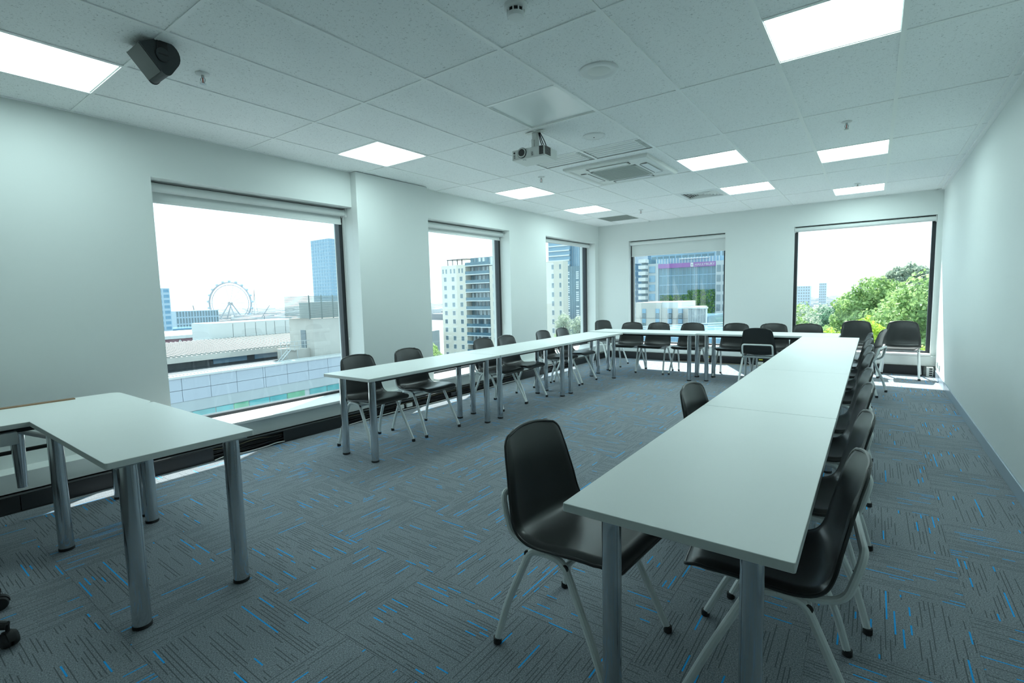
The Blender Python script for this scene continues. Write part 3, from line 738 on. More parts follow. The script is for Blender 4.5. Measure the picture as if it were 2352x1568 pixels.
for k in range(22):
    p_ = -0.28+0.0267*k
    box(p_-0.001, p_+0.001, -0.287, 0.287, 0.002, 0.022).build('slat', M['grille'], v); box(-0.287, 0.287, p_-0.001, p_+0.001, 0.002, 0.022).build('slat', M['grille'], v)

# projector
pj = thing('projector', 'white ceiling projector with round lens facing the camera', 'projector', (-2.352, 3.60, 2.50), 0.06)
bd = box(-0.155, 0.155, -0.11, 0.12, -0.072, 0.012).build('body', M['offwhite'], pj, bevel=0.006)
MB().lathe([(0.042, -0.116), (0.042, -0.106)], (-0.055, 0, -0.022), 28, 'y').build('lens_recess', M['spk_body'], pj, smooth=True)
le = MB().lathe([(0.034, -0.122), (0.038, -0.118), (0.038, -0.108)], (-0.055, 0, -0.022), 28, 'y').build('lens_ring', M['offwhite'], pj, smooth=True)
MB().lathe([(0.022, -0.1235), (0.030, -0.1225), (0.030, -0.11)], (-0.055, 0, -0.022), 28, 'y').build('lens', M['lens'], le, smooth=True)
MB().lathe([(0.008, -0.1135), (0.008, -0.10)], (-0.13, 0, -0.012), 14, 'y').build('sensor', M['black'], pj, smooth=True)
gr = MB()
for i in range(3):
    for j in range(7): gr.box(0.108+0.013*i, 0.118+0.013*i, -0.1135, -0.108, -0.058+0.0095*j, -0.0515+0.0095*j)
for i in range(8):
    for j in range(7): gr.box(0.152, 0.1575, -0.10+0.012*i, -0.091+0.012*i, -0.058+0.0095*j, -0.0515+0.0095*j)
gr.build('vent_holes', M['black'], pj)
for x in (-0.13, 0.04):
    for j in range(4): box(x-0.008, x+0.008, -0.1125, -0.109, -0.055+0.008*j, -0.052+0.008*j).build('slot', M['spk_body'], pj)
MB().lathe([(0.012, -0.078), (0.014, -0.072)], (-0.05, -0.08, 0), 12).build('foot', M['white'], pj, smooth=True)
mt = box(-0.015, 0.05, -0.06, 0.04, 0.012, 0.02).build('mount_bracket', M['offwhite'], pj)
for x in (0.0, 0.035): box(x-0.012, x+0.012, -0.03, 0.0, 0.018, 0.10).build('mount_arm', M['offwhite'], pj, bevel=0.002)
box(-0.005, 0.04, -0.03, 0.01, 0.09, 0.15).build('mount_head', M['offwhite'], pj, bevel=0.003)
box(-0.065, 0.10, -0.035, 0.015, 0.152, 0.158).build('ceiling_plate', M['offwhite'], pj)
for k, dx in enumerate((0.0, 0.015, 0.035)): MB().tube(smooth_path([(0.045+dx*0.3, 0.0, 0.15), (0.055+dx, 0.01, 0.08), (0.075+dx, 0.03, 0.012)], 4), 0.004, 6).build('cable', M['cable_b'], pj, smooth=True)

# hanging loudspeaker
sp = thing('wall_speaker', 'dark grey wedge loudspeaker bracketed to the ceiling', 'loudspeaker', (-3.12, 1.12, ZC))
sp.scale = (0.68, 0.70, 0.78)
def arcp(cx, cz, r, a0, a1, n=8): return [(cx+r*math.cos(math.radians(a0+(a1-a0)*k/n)), cz+r*math.sin(math.radians(a0+(a1-a0)*k/n))) for k in range(n+1)]
prof = [(-0.125, -0.045), (0.0, -0.185)]+arcp(0.035, -0.165, 0.04, 210, 320, 5)+arcp(0.045, -0.075, 0.085, -35, 100, 9)+[(-0.03, 0.0)]
def scaled(pf, s, c=(0, -0.09)): return [(c[0]+(p[0]-c[0])*s, c[1]+(p[1]-c[1])*s) for p in pf]
MB().prism(prof, -0.14, 0.105, 'x').build('cabinet', M['spk_body'], sp, bevel=0.004)
MB().prism(scaled(prof, 1.03), 0.105, 0.118, 'x').build('side_cheek', M['spk_body'], sp, bevel=0.003); MB().prism(scaled(prof, 1.03), -0.153, -0.14, 'x').build('side_cheek', M['spk_body'], sp, bevel=0.003)
MB().prism([(-0.130, -0.048), (-0.002, -0.192), (0.004, -0.187), (-0.122, -0.042)], -0.138, 0.103, 'x').build('front_grille', M['spk_front'], sp)
kb = MB().lathe([(0.045, 0.118), (0.045, 0.128), (0.038, 0.133)], (0, 0.015, -0.085), 28, 'x').build('swivel_knob', M['spk_body'], sp, smooth=True)
box(0.132, 0.137, 0.015-0.03, 0.015+0.03, -0.088, -0.082).build('grip', M['black'], kb)
box(0.119, 0.127, -0.02, 0.05, -0.085, -0.001).build('bracket_arm', M['black'], sp, bevel=0.002); box(-0.162, -0.154, -0.02, 0.05, -0.085, -0.001).build('bracket_arm', M['black'], sp, bevel=0.002)
box(-0.162, 0.127, -0.02, 0.05, -0.006, -0.001).build('bracket_top', M['black'], sp)
MB().tube(smooth_path([(-0.1, -0.03, -0.02), (-0.13, -0.08, -0.01), (-0.10, -0.10, -0.03), (-0.08, -0.06, -0.0)], 4), 0.003, 6).build('wire', M['cable_w'], sp, smooth=True)

# ------------------------------------------------------------------ outside: the city below and around
E_ = {}
E_['ground'] = P('asphalt', (0.16, 0.17, 0.18), 0.9, noise=0.2, nscale=0.05)
E_['panel'] = P('pale_aluminium_panel', (0.39, 0.43, 0.49), 0.45, noise=0.03, nscale=0.6)
E_['render'] = P('grey_render', (0.38, 0.42, 0.44), 0.8, noise=0.08, nscale=0.8)
E_['joint'] = P('dark_joint', (0.10, 0.11, 0.12), 0.8, noise=0.05)
E_['teal'] = P('teal_glazing', (0.07, 0.30, 0.32), 0.08, spec=0.8, noise=0.45, nscale=0.7)
E_['teal2'] = P('green_glazing', (0.10, 0.33, 0.20), 0.1, spec=0.8, noise=0.6, nscale=0.9)
E_['roof'] = P('corrugated_metal', (0.33, 0.33, 0.32), 0.5, metal=0.2, noise=0.08, nscale=2)
E_['concrete'] = P('stained_concrete', (0.46, 0.44, 0.41), 0.85, noise=0.14, nscale=0.7)
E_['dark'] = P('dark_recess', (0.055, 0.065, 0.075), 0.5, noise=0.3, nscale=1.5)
E_['white'] = P('white_cladding', (0.52, 0.54, 0.54), 0.6, noise=0.05, nscale=0.5)
E_['steel'] = P('galvanised_steel', (0.50, 0.53, 0.54), 0.4, metal=0.5, noise=0.05)
E_['louvre'] = P('grey_louvre', (0.17, 0.21, 0.21), 0.5, noise=0.05)
E_['maroon'] = P('maroon_cladding', (0.22, 0.11, 0.14), 0.6, noise=0.15, nscale=0.5)
E_['cream'] = P('cream_render', (0.60, 0.57, 0.50), 0.85, noise=0.06, nscale=0.4)
E_['win'] = P('dark_window_glass', (0.13, 0.18, 0.21), 0.1, spec=0.8, noise=0.5, nscale=0.35)
E_['bluewin'] = P('blue_curtain_wall', (0.16, 0.29, 0.40), 0.12, spec=0.8, noise=0.35, nscale=0.12)
E_['paleblue'] = P('pale_blue_mullion', (0.34, 0.44, 0.52), 0.5, noise=0.05)
E_['darkglass'] = P('dark_glass_tower', (0.07, 0.15, 0.20), 0.15, spec=0.8, noise=0.4, nscale=0.25)
E_['slabedge'] = P('pale_slab_edge', (0.62, 0.66, 0.68), 0.7, noise=0.05)
E_['purple'] = P('purple_banner', (0.24, 0.10, 0.30), 0.6, noise=0.05)
E_['greenery'] = leaf_mat('green_wall', (0.05, 0.16, 0.05), (0.16, 0.34, 0.08))
E_['signred'] = P('sign_red', (0.55, 0.04, 0.06), 0.5, noise=0.05)
E_['wheel'] = P('wheel_white_steel', (0.12, 0.17, 0.22), 0.5, noise=0.05)
E_['far1'] = P('distant_wall', (0.30, 0.34, 0.37), 0.8, noise=0.1, nscale=0.02)
E_['far2'] = P('distant_roof', (0.17, 0.19, 0.21), 0.8, noise=0.1, nscale=0.02)
E_['lit'] = P('pale_lit_pane', (0.55, 0.62, 0.66), 0.6, noise=0.05)  # pale colour, stands in for lit windows on the glass tower
E_['bark'] = P('bark', (0.12, 0.09, 0.07), 0.9, noise=0.3, nscale=3)
E_['leaf_bright'] = leaf_mat('leaf_bright', (0.17, 0.30, 0.09), (0.40, 0.54, 0.22))
E_['leaf_yellow'] = leaf_mat('leaf_yellow', (0.26, 0.40, 0.04), (0.50, 0.62, 0.10))
E_['leaf_dark'] = leaf_mat('leaf_dark', (0.05, 0.12, 0.08), (0.15, 0.27, 0.17))
E_['leaf_grey'] = leaf_mat('leaf_grey', (0.26, 0.33, 0.26), (0.44, 0.50, 0.38))
ZG = -30.0
tag(box(-2300, 900, -500, 3000, ZG-1, ZG).build('ground', E_['ground']), 'city ground far below the windows', None, None, 'structure')

# -- neighbouring roof with panelled facade (large side window)
nb = thing('office_block', 'white panelled low office block with ribbed roof outside the large window', 'building', (-53.06, 17.9, -5.62), 0)
nb.rotation_euler = (0, 0, math.radians(93.0))   # local x runs along the facade, local y away from the viewer
def nbx(name, m, u0, u1, v0, v1, z0, z1, bev=0.0, par=None): return box(u0, u1, v0, v1, z0, z1).build(name, m, par or nb, bevel=bev)
nbx('wall', E_['render'], -9, 26, 0.12, 1.2, ZG+5.62, -0.25); nbx('wall', E_['render'], -9, 26, 0.05, 0.2, -3.55, -2.48)
su = [-9, -5.5, -2, 1.1, 3.7, 6.3, 9.15, 9.4, 12.0, 14.7, 17.4, 20.2, 23, 26]
for a, b in zip(su[:-1], su[1:]):
    for z0, z1 in ((-1.34, -0.2), (-2.46, -1.38)):
        nbx('panel', E_['panel'], a+0.02, b-0.02, 0.0, 0.1, z0, z1)
nbx('joint_backing', E_['joint'], -9, 26, 0.09, 0.13, -2.5, -0.15)
nbx('coping', E_['white'], -9, 26, -0.1, 0.35, -0.2, 0.0); nbx('coping', E_['white'], -9, 26, 1.2, 1.5, -0.2, 0.02)
gt = MB()
for k in range(110): gt.box(-9+0.32*k, -9+0.32*k+0.14, 0.35, 1.2, -0.12, -0.04)
gt.build('gutter_grating', E_['white'], nb)['kind'] = 'stuff'
nbx('gutter', E_['joint'], -9, 26, 0.35, 1.2, -0.3, -0.2)
pu = [-2.4, 0.2, 1.8, 4.0, 5.8, 7.4, 9.7, 11.8, 14.1]; pu2 = [14.7, 17.1, 19.5, 22]
for k, (a, b) in enumerate(list(zip(pu[:-1], pu[1:]))+list(zip(pu2[:-1], pu2[1:]))):
    nbx('window', E_['teal2'] if k in (4, 7) else E_['teal'], a+0.05, b-0.05, 0.02, 0.1, -4.5, -3.6)
nbx('window_sill', E_['white'], -9, 26, -0.05, 0.2, -4.62, -4.5)
nbx('deck', E_['joint'], -9, 26, 1.5, 9.5, -0.6, -0.5)
nbx('recess_wall', E_['dark'], -9, 17, 9.3, 9.6, -0.6, 0.45)
for a, b in ((-3, 2.0), (8.5, 12.5), (13.5, 16.5)): nbx('window', E_['bluewin'], a, b, 9.2, 9.32, -0.3, 0.3)
nbx('fascia', E_['concrete'], -9, 19, 8.0, 8.3, 0.42, 1.05)
rf = MB().prism([(8.0, 1.05), (20.4, 1.75), (20.4, 1.6), (8.2, 0.92)], -9, 27, 'x').build('roof', E_['roof'], nb)
rb = MB()
for k in range(70):
    u = -9+0.52*k; rb.bar((u, 8.0, 1.13), (u, 20.3, 1.83), 0.16, 0.2)
rb.build('roof_rib', E_['roof'], rf)['kind'] = 'stuff'
# plant room box with curved end
pts = [(27.6, 20.4), (27.6, 26), (13.9, 26), (13.9, 21.2)]+[(16.8-2.9*math.cos(a), 21.2-0.8*math.sin(a)) for a in [PI/2*k/6 for k in range(1, 7)]]
MB().prism(pts, 1.5, 3.9, 'z').build('plant_room', E_['white'], nb, smooth=True)
MB().prism([(p[0], p[1]) for p in pts], 3.9, 4.02, 'z').build('plant_room_cap', E_['steel'], nb)
for u in (16.85, 18.6, 20.2, 21.8, 23.2, 25.0): nbx('panel_joint', E_['joint'], u-0.02, u+0.02, 20.37, 20.41, 1.6, 3.85)
# stair tower with louvred screen
nbx('stair_tower', E_['concrete'], 17.1, 26, 2.0, 7.0, -0.5, 4.65); nbx('tower_base', E_['concrete'], 15.2, 17.1, 2.9, 7, -0.5, 0.9)
nbx('door', E_['win'], 17.04, 17.12, 3.6, 4.6, 0.9, 3.2); nbx('landing', E_['concrete'], 15.0, 17.1, 3.0, 5.0, 0.85, 0.98)
for k in range(26):
    z = 4.75+0.105*k; nbx('louvre', E_['louvre'], 16.6, 26, 1.8, 1.9, z, z+0.068); nbx('louvre', E_['louvre'], 16.6, 16.7, 1.8, 7, z, z+0.068)
for u in (16.65, 18.4, 20.1, 21.9, 23.6, 25.4): nbx('screen_post', E_['louvre'], u-0.05, u+0.05, 1.9, 2.02, 4.6, 7.55)
nbx('tank', E_['white'], 18.0, 24.5, 3.2, 6.0, 4.65, 6.7)
for v in (2.6, 3.2):
    MB().tube([(12.6, v, -0.5), (14.2, v, 1.0)], 0.05, 6).build('ladder_rail', E_['steel'], nb)
for k in range(6): MB().tube([(12.75+0.26*k, 2.6, -0.35+0.245*k), (12.75+0.26*k, 3.2, -0.35+0.245*k)], 0.03, 6).build('ladder_rung', E_['steel'], nb)
for u in (13.0, 13.8, 14.2, 14.8, 15.4, 16.2): MB().tube([(u, 2.6, 0.9 if u > 14 else -0.3), (u, 2.6, 2.0)], 0.035, 6).build('railing_post', E_['steel'], nb)
for z in (1.5, 2.0): MB().tube([(13.0, 2.6, z), (16.9, 2.6, z)], 0.035, 6).build('handrail', E_['steel'], nb)
MB().tube([(15.2, 2.7, -0.5), (15.2, 2.7, 0.9)], 0.05, 6).build('platform_leg', E_['steel'], nb)

# -- generic far building with real windows
def tower(name, label, x0, x1, y0, y1, z1, wall, glassm, cols, floors, zlow, frac=(0.62, 0.72), group=None, face='y', rot=0, zb=ZG, proud=0.15, side=0):
    t = thing(name, label, 'building', ((x0+x1)/2, (y0+y1)/2, zb), rot, group)
    a, b, h = (x1-x0)/2, (y1-y0)/2, z1-zb
    box(-a, a, -b, b, 0, h).build('wall', wall, t)
    fh = (z1-zlow)/floors; me = None
    W_ = 2*a if face == 'y' else 2*b
    cw = W_/cols; w, hh = cw*frac[0]/2, fh*frac[1]/2
    mm = box(-w, w, -proud, 0.05, -hh, hh).mesh('window', glassm) if face == 'y' else box(-0.05, proud, -w, w, -hh, hh).mesh('window', glassm)
    for c in range(cols):
        for f_ in range(floors):
            p = -W_/2+cw*(c+0.5); z = h-fh*(f_+0.5)
            obj_from(mm, 'window', t, (p, -b, z) if face == 'y' else (a, p, z))
    if face == 'x' and side > 0:
        cw2 = 2*a/side; m2 = box(-cw2*frac[0]/2, cw2*frac[0]/2, -proud, 0.05, -hh, hh).mesh('window', glassm)
        for c in range(side):
            for f_ in range(floors): obj_from(m2, 'window', t, (-a+cw2*(c+0.5), -b, h-fh*(f_+0.5)))
    return t
# side view towers
tower('apartment_tower', 'pale blue slab tower at the left edge of the large window', -300, -284, 84, 99.8, 9.0, E_['paleblue'], E_['bluewin'], 5, 14, -28, (0.7, 0.55), face='x', side=5)
tower('apartment_tower', 'tall blue glass tower rising beside the large window frame', -400, -373, 251.5, 275, 53, E_['paleblue'], E_['bluewin'], 6, 22, -10, (0.86, 0.8), face='x', side=7)
tower('office_block', 'long mid-rise block with vertical fins left of the ferris wheel', -372, -352, 126, 151, -3.5, E_['paleblue'], E_['win'], 15, 4, -20, (0.55, 0.8), face='x')
tower('office_block', 'dark low office block in front of the finned mid-rise', -330, -310, 106, 124, -12.5, E_['bluewin'], E_['win'], 10, 3, -24, (0.85, 0.6), face='x')
tower('office_block', 'teal glazed low block between the slab tower and finned mid-rise', -290, -262, 101, 120, -15, E_['bluewin'], E_['darkglass'], 9, 4, -26, (0.85, 0.6), face='x')
ms = thing('market_hall', 'maroon clad hall with white roof edge and zigzag trusses', 'building', (-150, 52, ZG), 0)
box(-12, 12, -26, 26, 0, 22.6).build('wall', E_['maroon'], ms); box(-12.5, 12.6, -26.5, 26.5, 22.7, 23.5).build('roof', E_['white'], ms)
box(11.9, 12.2, -26, 26, 17.6, 18.2).build('lower_band', E_['white'], ms)
for k in range(-5, 6):
    MB().tube([(12.4, k*4.6, 18.4), (12.4, k*4.6+2.3, 22.4)], 0.1, 6).build('truss', E_['white'], ms); MB().tube([(12.4, k*4.6+2.3, 22.4), (12.4, k*4.6+4.6, 18.4)], 0.1, 6).build('truss', E_['white'], ms)
for k in range(5): box(11.9, 12.15, -20+8.5*k, -15+8.5*k, 17.2, 18.6).build('window', E_['bluewin'], ms)
# ferris wheel
fw = thing('ferris_wheel', 'distant white ferris wheel on the hazy skyline', 'ferris wheel', (-911.3, 411.7, ZG), 0)
fw.rotation_euler = (0, 0, math.atan2(411.7, -911.3)+math.radians(62))
hz = -0.4-ZG; R = 36.0
for y in (-1.5, 1.5):
    MB().tube([(R*math.cos(2*PI*k/48), y, hz+R*math.sin(2*PI*k/48)) for k in range(48)], 0.8, 6, closed=True).build('rim', E_['wheel'], fw)
MB().tube([(R*0.88*math.cos(2*PI*k/48), 0, hz+R*0.88*math.sin(2*PI*k/48)) for k in range(48)], 0.6, 6, closed=True).build('inner_rim', E_['wheel'], fw)
for k in range(14):
    a = 2*PI*k/14; MB().tube([(0, 0, hz), (R*math.cos(a), 0, hz+R*math.sin(a))], 0.32, 5).build('spoke', E_['wheel'], fw)
for k in range(21):
    a = 2*PI*k/21+0.1; MB().lathe([(0.9, -2.4), (2.0, -1.6), (2.0, 1.6), (0.9, 2.4)], ((R+2)*math.cos(a), 0, hz+(R+2)*math.sin(a)), 10, 'x').build('cabin', E_['bluewin'], fw)
MB().lathe([(2.5, -4), (2.5, 4)], (0, 0, hz), 16, 'y').build('hub', E_['far2'], fw)
for sx in (-1, 1):
    for sy in (-1, 1): MB().tube([(0, sy*3.5, hz), (sx*15, sy*12, 0)], 1.0, 8).build('support_leg', E_['wheel'], fw)
ma = thing('lattice_mast', 'thin lattice mast right of the ferris wheel', 'mast', (-805.4, 401.6, ZG))
for sx, sy in ((-1, -1), (1, -1), (0, 1)): MB().tube([(sx*6, sy*6, 0), (sx*0.8, sy*0.8, 34), (0, 0, 52)], 0.35, 5).build('leg', E_['far2'], ma)
for k in range(8):
    z = 4*k+3; s = 6-5.2*z/34; MB().tube([(-s, -s, z), (s, -s, z+2), (0, s, z+4), (-s, -s, z+4)], 0.15, 4).build('brace', E_['far2'], ma)
for (x, y, h, tilt, lb) in ((-640, 330, 24, 16, 'dark leaning crane jib beyond the white plant room'), (-760, 455, 26, -10, 'pale slender crane jib near the louvred screen'), (-560, 218, 27, -3, 'short dark chimney beside the ferris wheel')):
    c = thing('crane', lb, 'crane', (x, y, ZG)); MB().tube([(0, 0, 0), (0, 0, h*0.55)], 0.7, 6).build('tower', E_['far2'], c); MB().tube([(0, -0.5*tilt*0.4, h*0.45), (0, tilt*0.5, h+2)], 0.5, 6).build('jib', E_['far2'], c)
# suburbs
def suburb(name, label, mat, n, xr, yr, hr, wr, seed):
    rnd = random.Random(seed); mb = MB()
    for _ in range(n):
        d = rnd.random()**0.6; x = xr[0]+(xr[1]-xr[0])*d; y = yr[0]+(yr[1]-yr[0])*rnd.random()
        w, l, h = [rnd.uniform(*wr), rnd.uniform(*wr), rnd.uniform(*hr)]
        mb.box(x-w, x+w, y-l, y+l, ZG, ZG+h)
    tag(mb.build(name, mat), label, 'suburb', None, 'stuff')
suburb('suburb_houses', 'pale rooftops of distant suburbs under the side skyline', E_['far1'], 1100, (-430, -1900), (100, 1500), (3, 9), (4, 16), 3)
suburb('suburb_roofs', 'darker rooftops scattered among distant suburbs', E_['far2'], 700, (-430, -1900), (100, 1500), (3, 10), (4, 18), 4)
suburb('horizon_houses', 'pale low houses beyond the park trees', E_['far1'], 500, (-260, 260), (560, 1900), (3, 9), (4, 14), 5)

# -- cream apartments (middle side window)
cb = thing('apartment_block', 'cream rendered apartment block with square windows and balcony bays', 'building', (-104.6, 108, ZG), 0)
def cbx(name, m, x0, x1, y0, y1, z0, z1, par=None): return box(x0+104.6, x1+104.6, y0-108, y1-108, z0-ZG, z1-ZG).build(name, m, par or cb)
cbx('wall', E_['cream'], -104.6, -95.0, 108, 124, ZG, 10.5); cbx('wall', E_['cream'], -86.2, -62.8, 108, 110.6, ZG, 9.6); cbx('wall', E_['cream'], -86.2, -72, 110.6, 124, ZG, 9.4)
cbx('wall', E_['cream'], -95.0, -86.2, 110.5, 124, ZG, 10.2); cbx('side_wing', E_['white'], -108.3, -104.6, 112, 124, ZG, 7.8)
pw = box(-0.5, 0.5, -0.06, 0.3, -0.62, 0.62).mesh('window', E_['win']); pf = box(-0.6, 0.6, -0.03, 0.28, -0.72, 0.72).mesh('window_frame', E_['slabedge'])
def cwin(x, z, sx=1.0, sz=1.0):
    o = obj_from(pw, 'window', cb, (x+104.6, 0, z-ZG)); o.scale = (sx, 1, sz); obj_from(pf, 'window_frame', o)
for r in range(11):
    z = 6.45-2.48*r
    if r == 0: continue
    for x in (-103.05, -99.9, -96.75): cwin(x, z)
for x in (-103.8, -102.5, -100.7, -99.3, -97.4, -96.2): cwin(x, 8.8, 0.5, 1.05)
for x in (-103.05, -99.9, -96.75): cwin(x, 6.45)
for r in range(12):
    cwin(-84.6, 9.1-2.5*r+0.0 if r else 8.9, 0.9)
for r in range(12):
    z = 8.2-2.3*r
    cwin(-65.75, z, 0.6, 0.95); cwin(-63.55, z, 0.5, 0.95)
    for x in (-81, -77.5, -74, -70.5): cwin(x, z, 0.9)
for r in range(11):
    z = 10.0-2.49*r
    cbx('balcony_slab', E_['slabedge'], -95.0, -86.2, 107.8, 110.6, z-0.12, z+0.1)
    cbx('balcony_screen', E_['darkglass'], -95.0, -86.2, 107.85, 107.92, z+0.1, z+0.95)
    cbx('balcony_glazing', E_['win'], -95.0, -86.2, 110.3, 110.5, z+0.1, z+2.35)
    rn = random.Random(r)
    for k in range(6):
        x = -94.6+1.42*k; cbx('door_panel', E_['lit'] if rn.random() < 0.5 else E_['darkglass'], x, x+0.7, 110.2, 110.35, z+0.1, z+2.2)
cbx('penthouse', E_['cream'], -95.5, -80, 111, 122, 10.2, 12.4)
for x in (-94, -91, -87.6, -83): cbx('window', E_['win'], x, x+1.8, 110.9, 111.1, 10.5, 12.0)
for x in (-102.8, -100.9, -99.0, -97.2): cbx('pergola_post', E_['alu_dark'] if 'alu_dark' in E_ else M['alu_dark'], x-0.1, x+0.1, 109, 109.2, 10.5, 12.1)
cbx('pergola_roof', M['alu_dark'], -103, -95.3, 108.8, 113, 12.05, 12.25)
lo = thing('car_park', 'low grey building with red sign under the cream apartments', 'building', (-104, 100, ZG))
box(-9, -0.3, -3, 6, 0, 21.5).build('wall', E_['render'], lo); box(-4.2, -3.4, -3.3, -3, 16.5, 21.2).build('sign', E_['signred'], lo)
for k in range(2):
    for j in range(3): box(-8+3.0*j, -6.4+3.0*j, -3.1, -2.9, 14+3.4*k, 15.4+3.4*k).build('window', E_['win'], lo)

# -- dark tower behind the corner window
dt = thing('glass_tower', 'dark blue glass tower behind the corner side window', 'building', (-88, 170, ZG))
box(-22, 3, 0, 22, 0, 42).build('podium_wall', E_['darkglass'], dt); box(-17, -7.3, -0.6, 20, 42, 72).build('upper_wall', E_['bluewin'], dt); box(-7.3, 16, 1.5, 20, 42, 80).build('curtain_wall', E_['bluewin'], dt)
for k in range(10): box(-17, -7.3, -1.2, 0, 42.3+1.9*k, 42.7+1.9*k).build('balcony_slab', E_['slabedge'], dt)
for k in range(26): box(-7.2+0.9*k, -7.05+0.9*k, 1.2, 1.5, 42, 80).build('mullion', E_['paleblue'], dt)
rn = random.Random(9)
for cx_ in (-9.0, -5.0):
    for k in range(26):
        if rn.random() < 0.72: box(cx_, cx_+1.2, -0.15, 0.1, 20+0.78*k, 20.45+0.78*k).build('lit_window_panel', E_['lit'], dt)  # lit windows painted as pale panels, no emission
for k in range(13): box(-11+1.05*k, -10.93+1.05*k, -0.1, 0.1, 10, 42).build('mullion', E_['paleblue'], dt)

# -- buildings seen under the half-lowered blind
hb = thing('school_building', 'glass fronted building with purple name banner seen under the lowered blind', 'building', (-44.5, 125, ZG), 0)
def hbx(name, m, x0, x1, y0, y1, z0, z1, par=None): return box(x0+44.5, x1+44.5, y0-125, y1-125, z0-ZG, z1-ZG).build(name, m, par or hb)
hbx('wall', E_['render'], -47.2, -44.5, 124.6, 140, ZG, 8.5); hbx('wall', E_['render'], -30.5, -22, 124.4, 140, ZG, 8.4)
hbx('glass_front', E_['darkglass'], -44.5, -30.5, 125, 140, ZG, 7.2)
for k in range(15): hbx('mullion', E_['bluewin'], -44.4+0.98*k, -44.3+0.98*k, 124.9, 125.02, -14, 7.2)
for k in range(8): hbx('floor_band', E_['bluewin'], -44.5, -30.5, 124.92, 125.01, 5.2-2.3*k, 5.4-2.3*k)
bn = hbx('banner', E_['purple'], -44.5, -30.5, 124.5, 124.9, 7.2, 8.3)
hbx('crest', E_['white'], -36.4, -35.75, 124.42, 124.5, 7.28, 8.22)
cr = MB().prism([(8.35, 37.9), (8.55, 37.9), (8.55, 37.6), (8.45, 37.45), (8.35, 37.6)], -0.62, -0.59, 'y').build('crest_mark', E_['far2'], hb)
fc = bpy.data.curves.new('lettering', 'FONT'); fc.body = 'HAILEYBURY'; fc.size = 0.82; fc.extrude = 0.02; fc.space_character = 1.0
ft = bpy.data.objects.new('lettering_source', fc); COL.objects.link(ft); fc.materials.append(E_['white'])
me_l = bpy.data.meshes.new_from_object(ft.evaluated_get(bpy.context.evaluated_depsgraph_get())); bpy.data.objects.remove(ft)
fo = bpy.data.objects.new('lettering', me_l); COL.objects.link(fo); fo.parent = hb; fo.location = (44.5-35.45, -0.53, 7.45-ZG); fo.rotation_euler = (PI/2, 0, 0)
for k in range(8):
    z = 7.0-2.33*k
    hbx('window', E_['bluewin'], -46.85, -45.3, 124.5, 124.65, z-1.65+0.85, z+0.85)
    for x in (-30.25, -28.9, -27.4, -25.9): hbx('window', E_['win'], x, x+0.85, 124.3, 124.45, z-1.2, z+0.35)
for k in range(7): hbx('balcony', E_['white'], -49.0, -47.1, 122.6, 124.8, 8.8-1.56*k, 9.7-1.56*k)
hbx('balcony_wall', E_['darkglass'], -49.0, -47.2, 124.8, 135, ZG, 9.8)
hbx('rooftop_glazing', E_['bluewin'], -46.3, -30, 128, 138, 8.4, 9.8)
for k in range(22): hbx('rooftop_mullion', E_['white'], -46.2+0.74*k, -46.05+0.74*k, 127.85, 128.0, 8.4, 9.8)
hbx('roof_canopy', E_['white'], -40, -33, 127.6, 134, 9.4, 9.6)
gw = MB(); rn = random.Random(12)
for _ in range(2500):
    x, z = rn.uniform(-44, -30.6), rn.uniform(-6, 1.6)
    if z > 0.4 and x < -37: continue
    s = rn.uniform(0.10, 0.25); y = 124.2+rn.uniform(0, 0.6); a = rn.uniform(0, PI)
    gw.add([(x+44.5+s*math.cos(a), y-125, z-ZG+s*math.sin(a)), (x+44.5-s*math.sin(a), y-125+0.1, z-ZG+s*math.cos(a)), (x+44.5-s*math.cos(a), y-125, z-ZG-s*math.sin(a)), (x+44.5+s*math.sin(a), y-125-0.1, z-ZG-s*math.cos(a))], [(0, 1, 2, 3)])
tag(gw.build('climbing_greenery', E_['greenery'], hb), None, None, None, 'stuff')
tower('office_tower', 'blue tower at the left behind the balconies under the lowered blind', -92, -73, 202, 224, 34, E_['paleblue'], E_['bluewin'], 9, 22, -24, (0.8, 0.7))
tower('office_tower', 'broad dark tower filling the sky above the purple banner', -64, -34, 172, 190, 42, E_['bluewin'], E_['darkglass'], 14, 26, -14, (0.75, 0.6))
tower('office_tower', 'pale gridded tower behind the purple banner building, at its far end', -37, -24, 150, 168, 33, E_['paleblue'], E_['win'], 8, 24, -20, (0.55, 0.7))
gb = thing('concrete_building', 'pale concrete building with slot windows below the purple banner', 'building', (-28.4, 70, ZG))
def gbx(name, m, x0, x1, y0, y1, z0, z1): return box(x0+28.4, x1+28.4, y0-70, y1-70, z0-ZG, z1-ZG).build(name, m, gb)
gbx('wall', E_['concrete'], -28.4, -24.6, 70, 80, ZG, -0.2); gbx('wall', E_['concrete'], -24.6, -20.8, 70.3, 80, ZG, -1.0); gbx('parapet', E_['white'], -24.6, -22.3, 70.5, 79, -1.0, -0.15)
for x in (-27.35, -25.35, -23.6, -22.1):
    for k in range(5): gbx('window', E_['bluewin'] if k % 2 == 0 else E_['win'], x, x+0.55, 69.9, 70.4, -1.75-0.72*k, -1.1-0.72*k)
for k in range(4): gbx('panel_joint', E_['joint'], -28.4, -20.8, 69.97, 70.0, -2.5-1.9*k, -2.47-1.9*k)
sb = thing('screened_building', 'building wrapped in vertical pale fins below the purple banner', 'building', (-20.2, 68, ZG))
box(0, 2.4, 1, 10, 0, 27.9).build('wall', E_['bluewin'], sb)
for k in range(17): box(0.0+0.142*k, 0.05+0.142*k, 0.2, 0.9, 26.9, 29.15).build('fin', E_['slabedge'], sb)
box(-1.4, 2.4, 0.1, 1.0, 28.95, 29.15).build('canopy', E_['white'], sb)
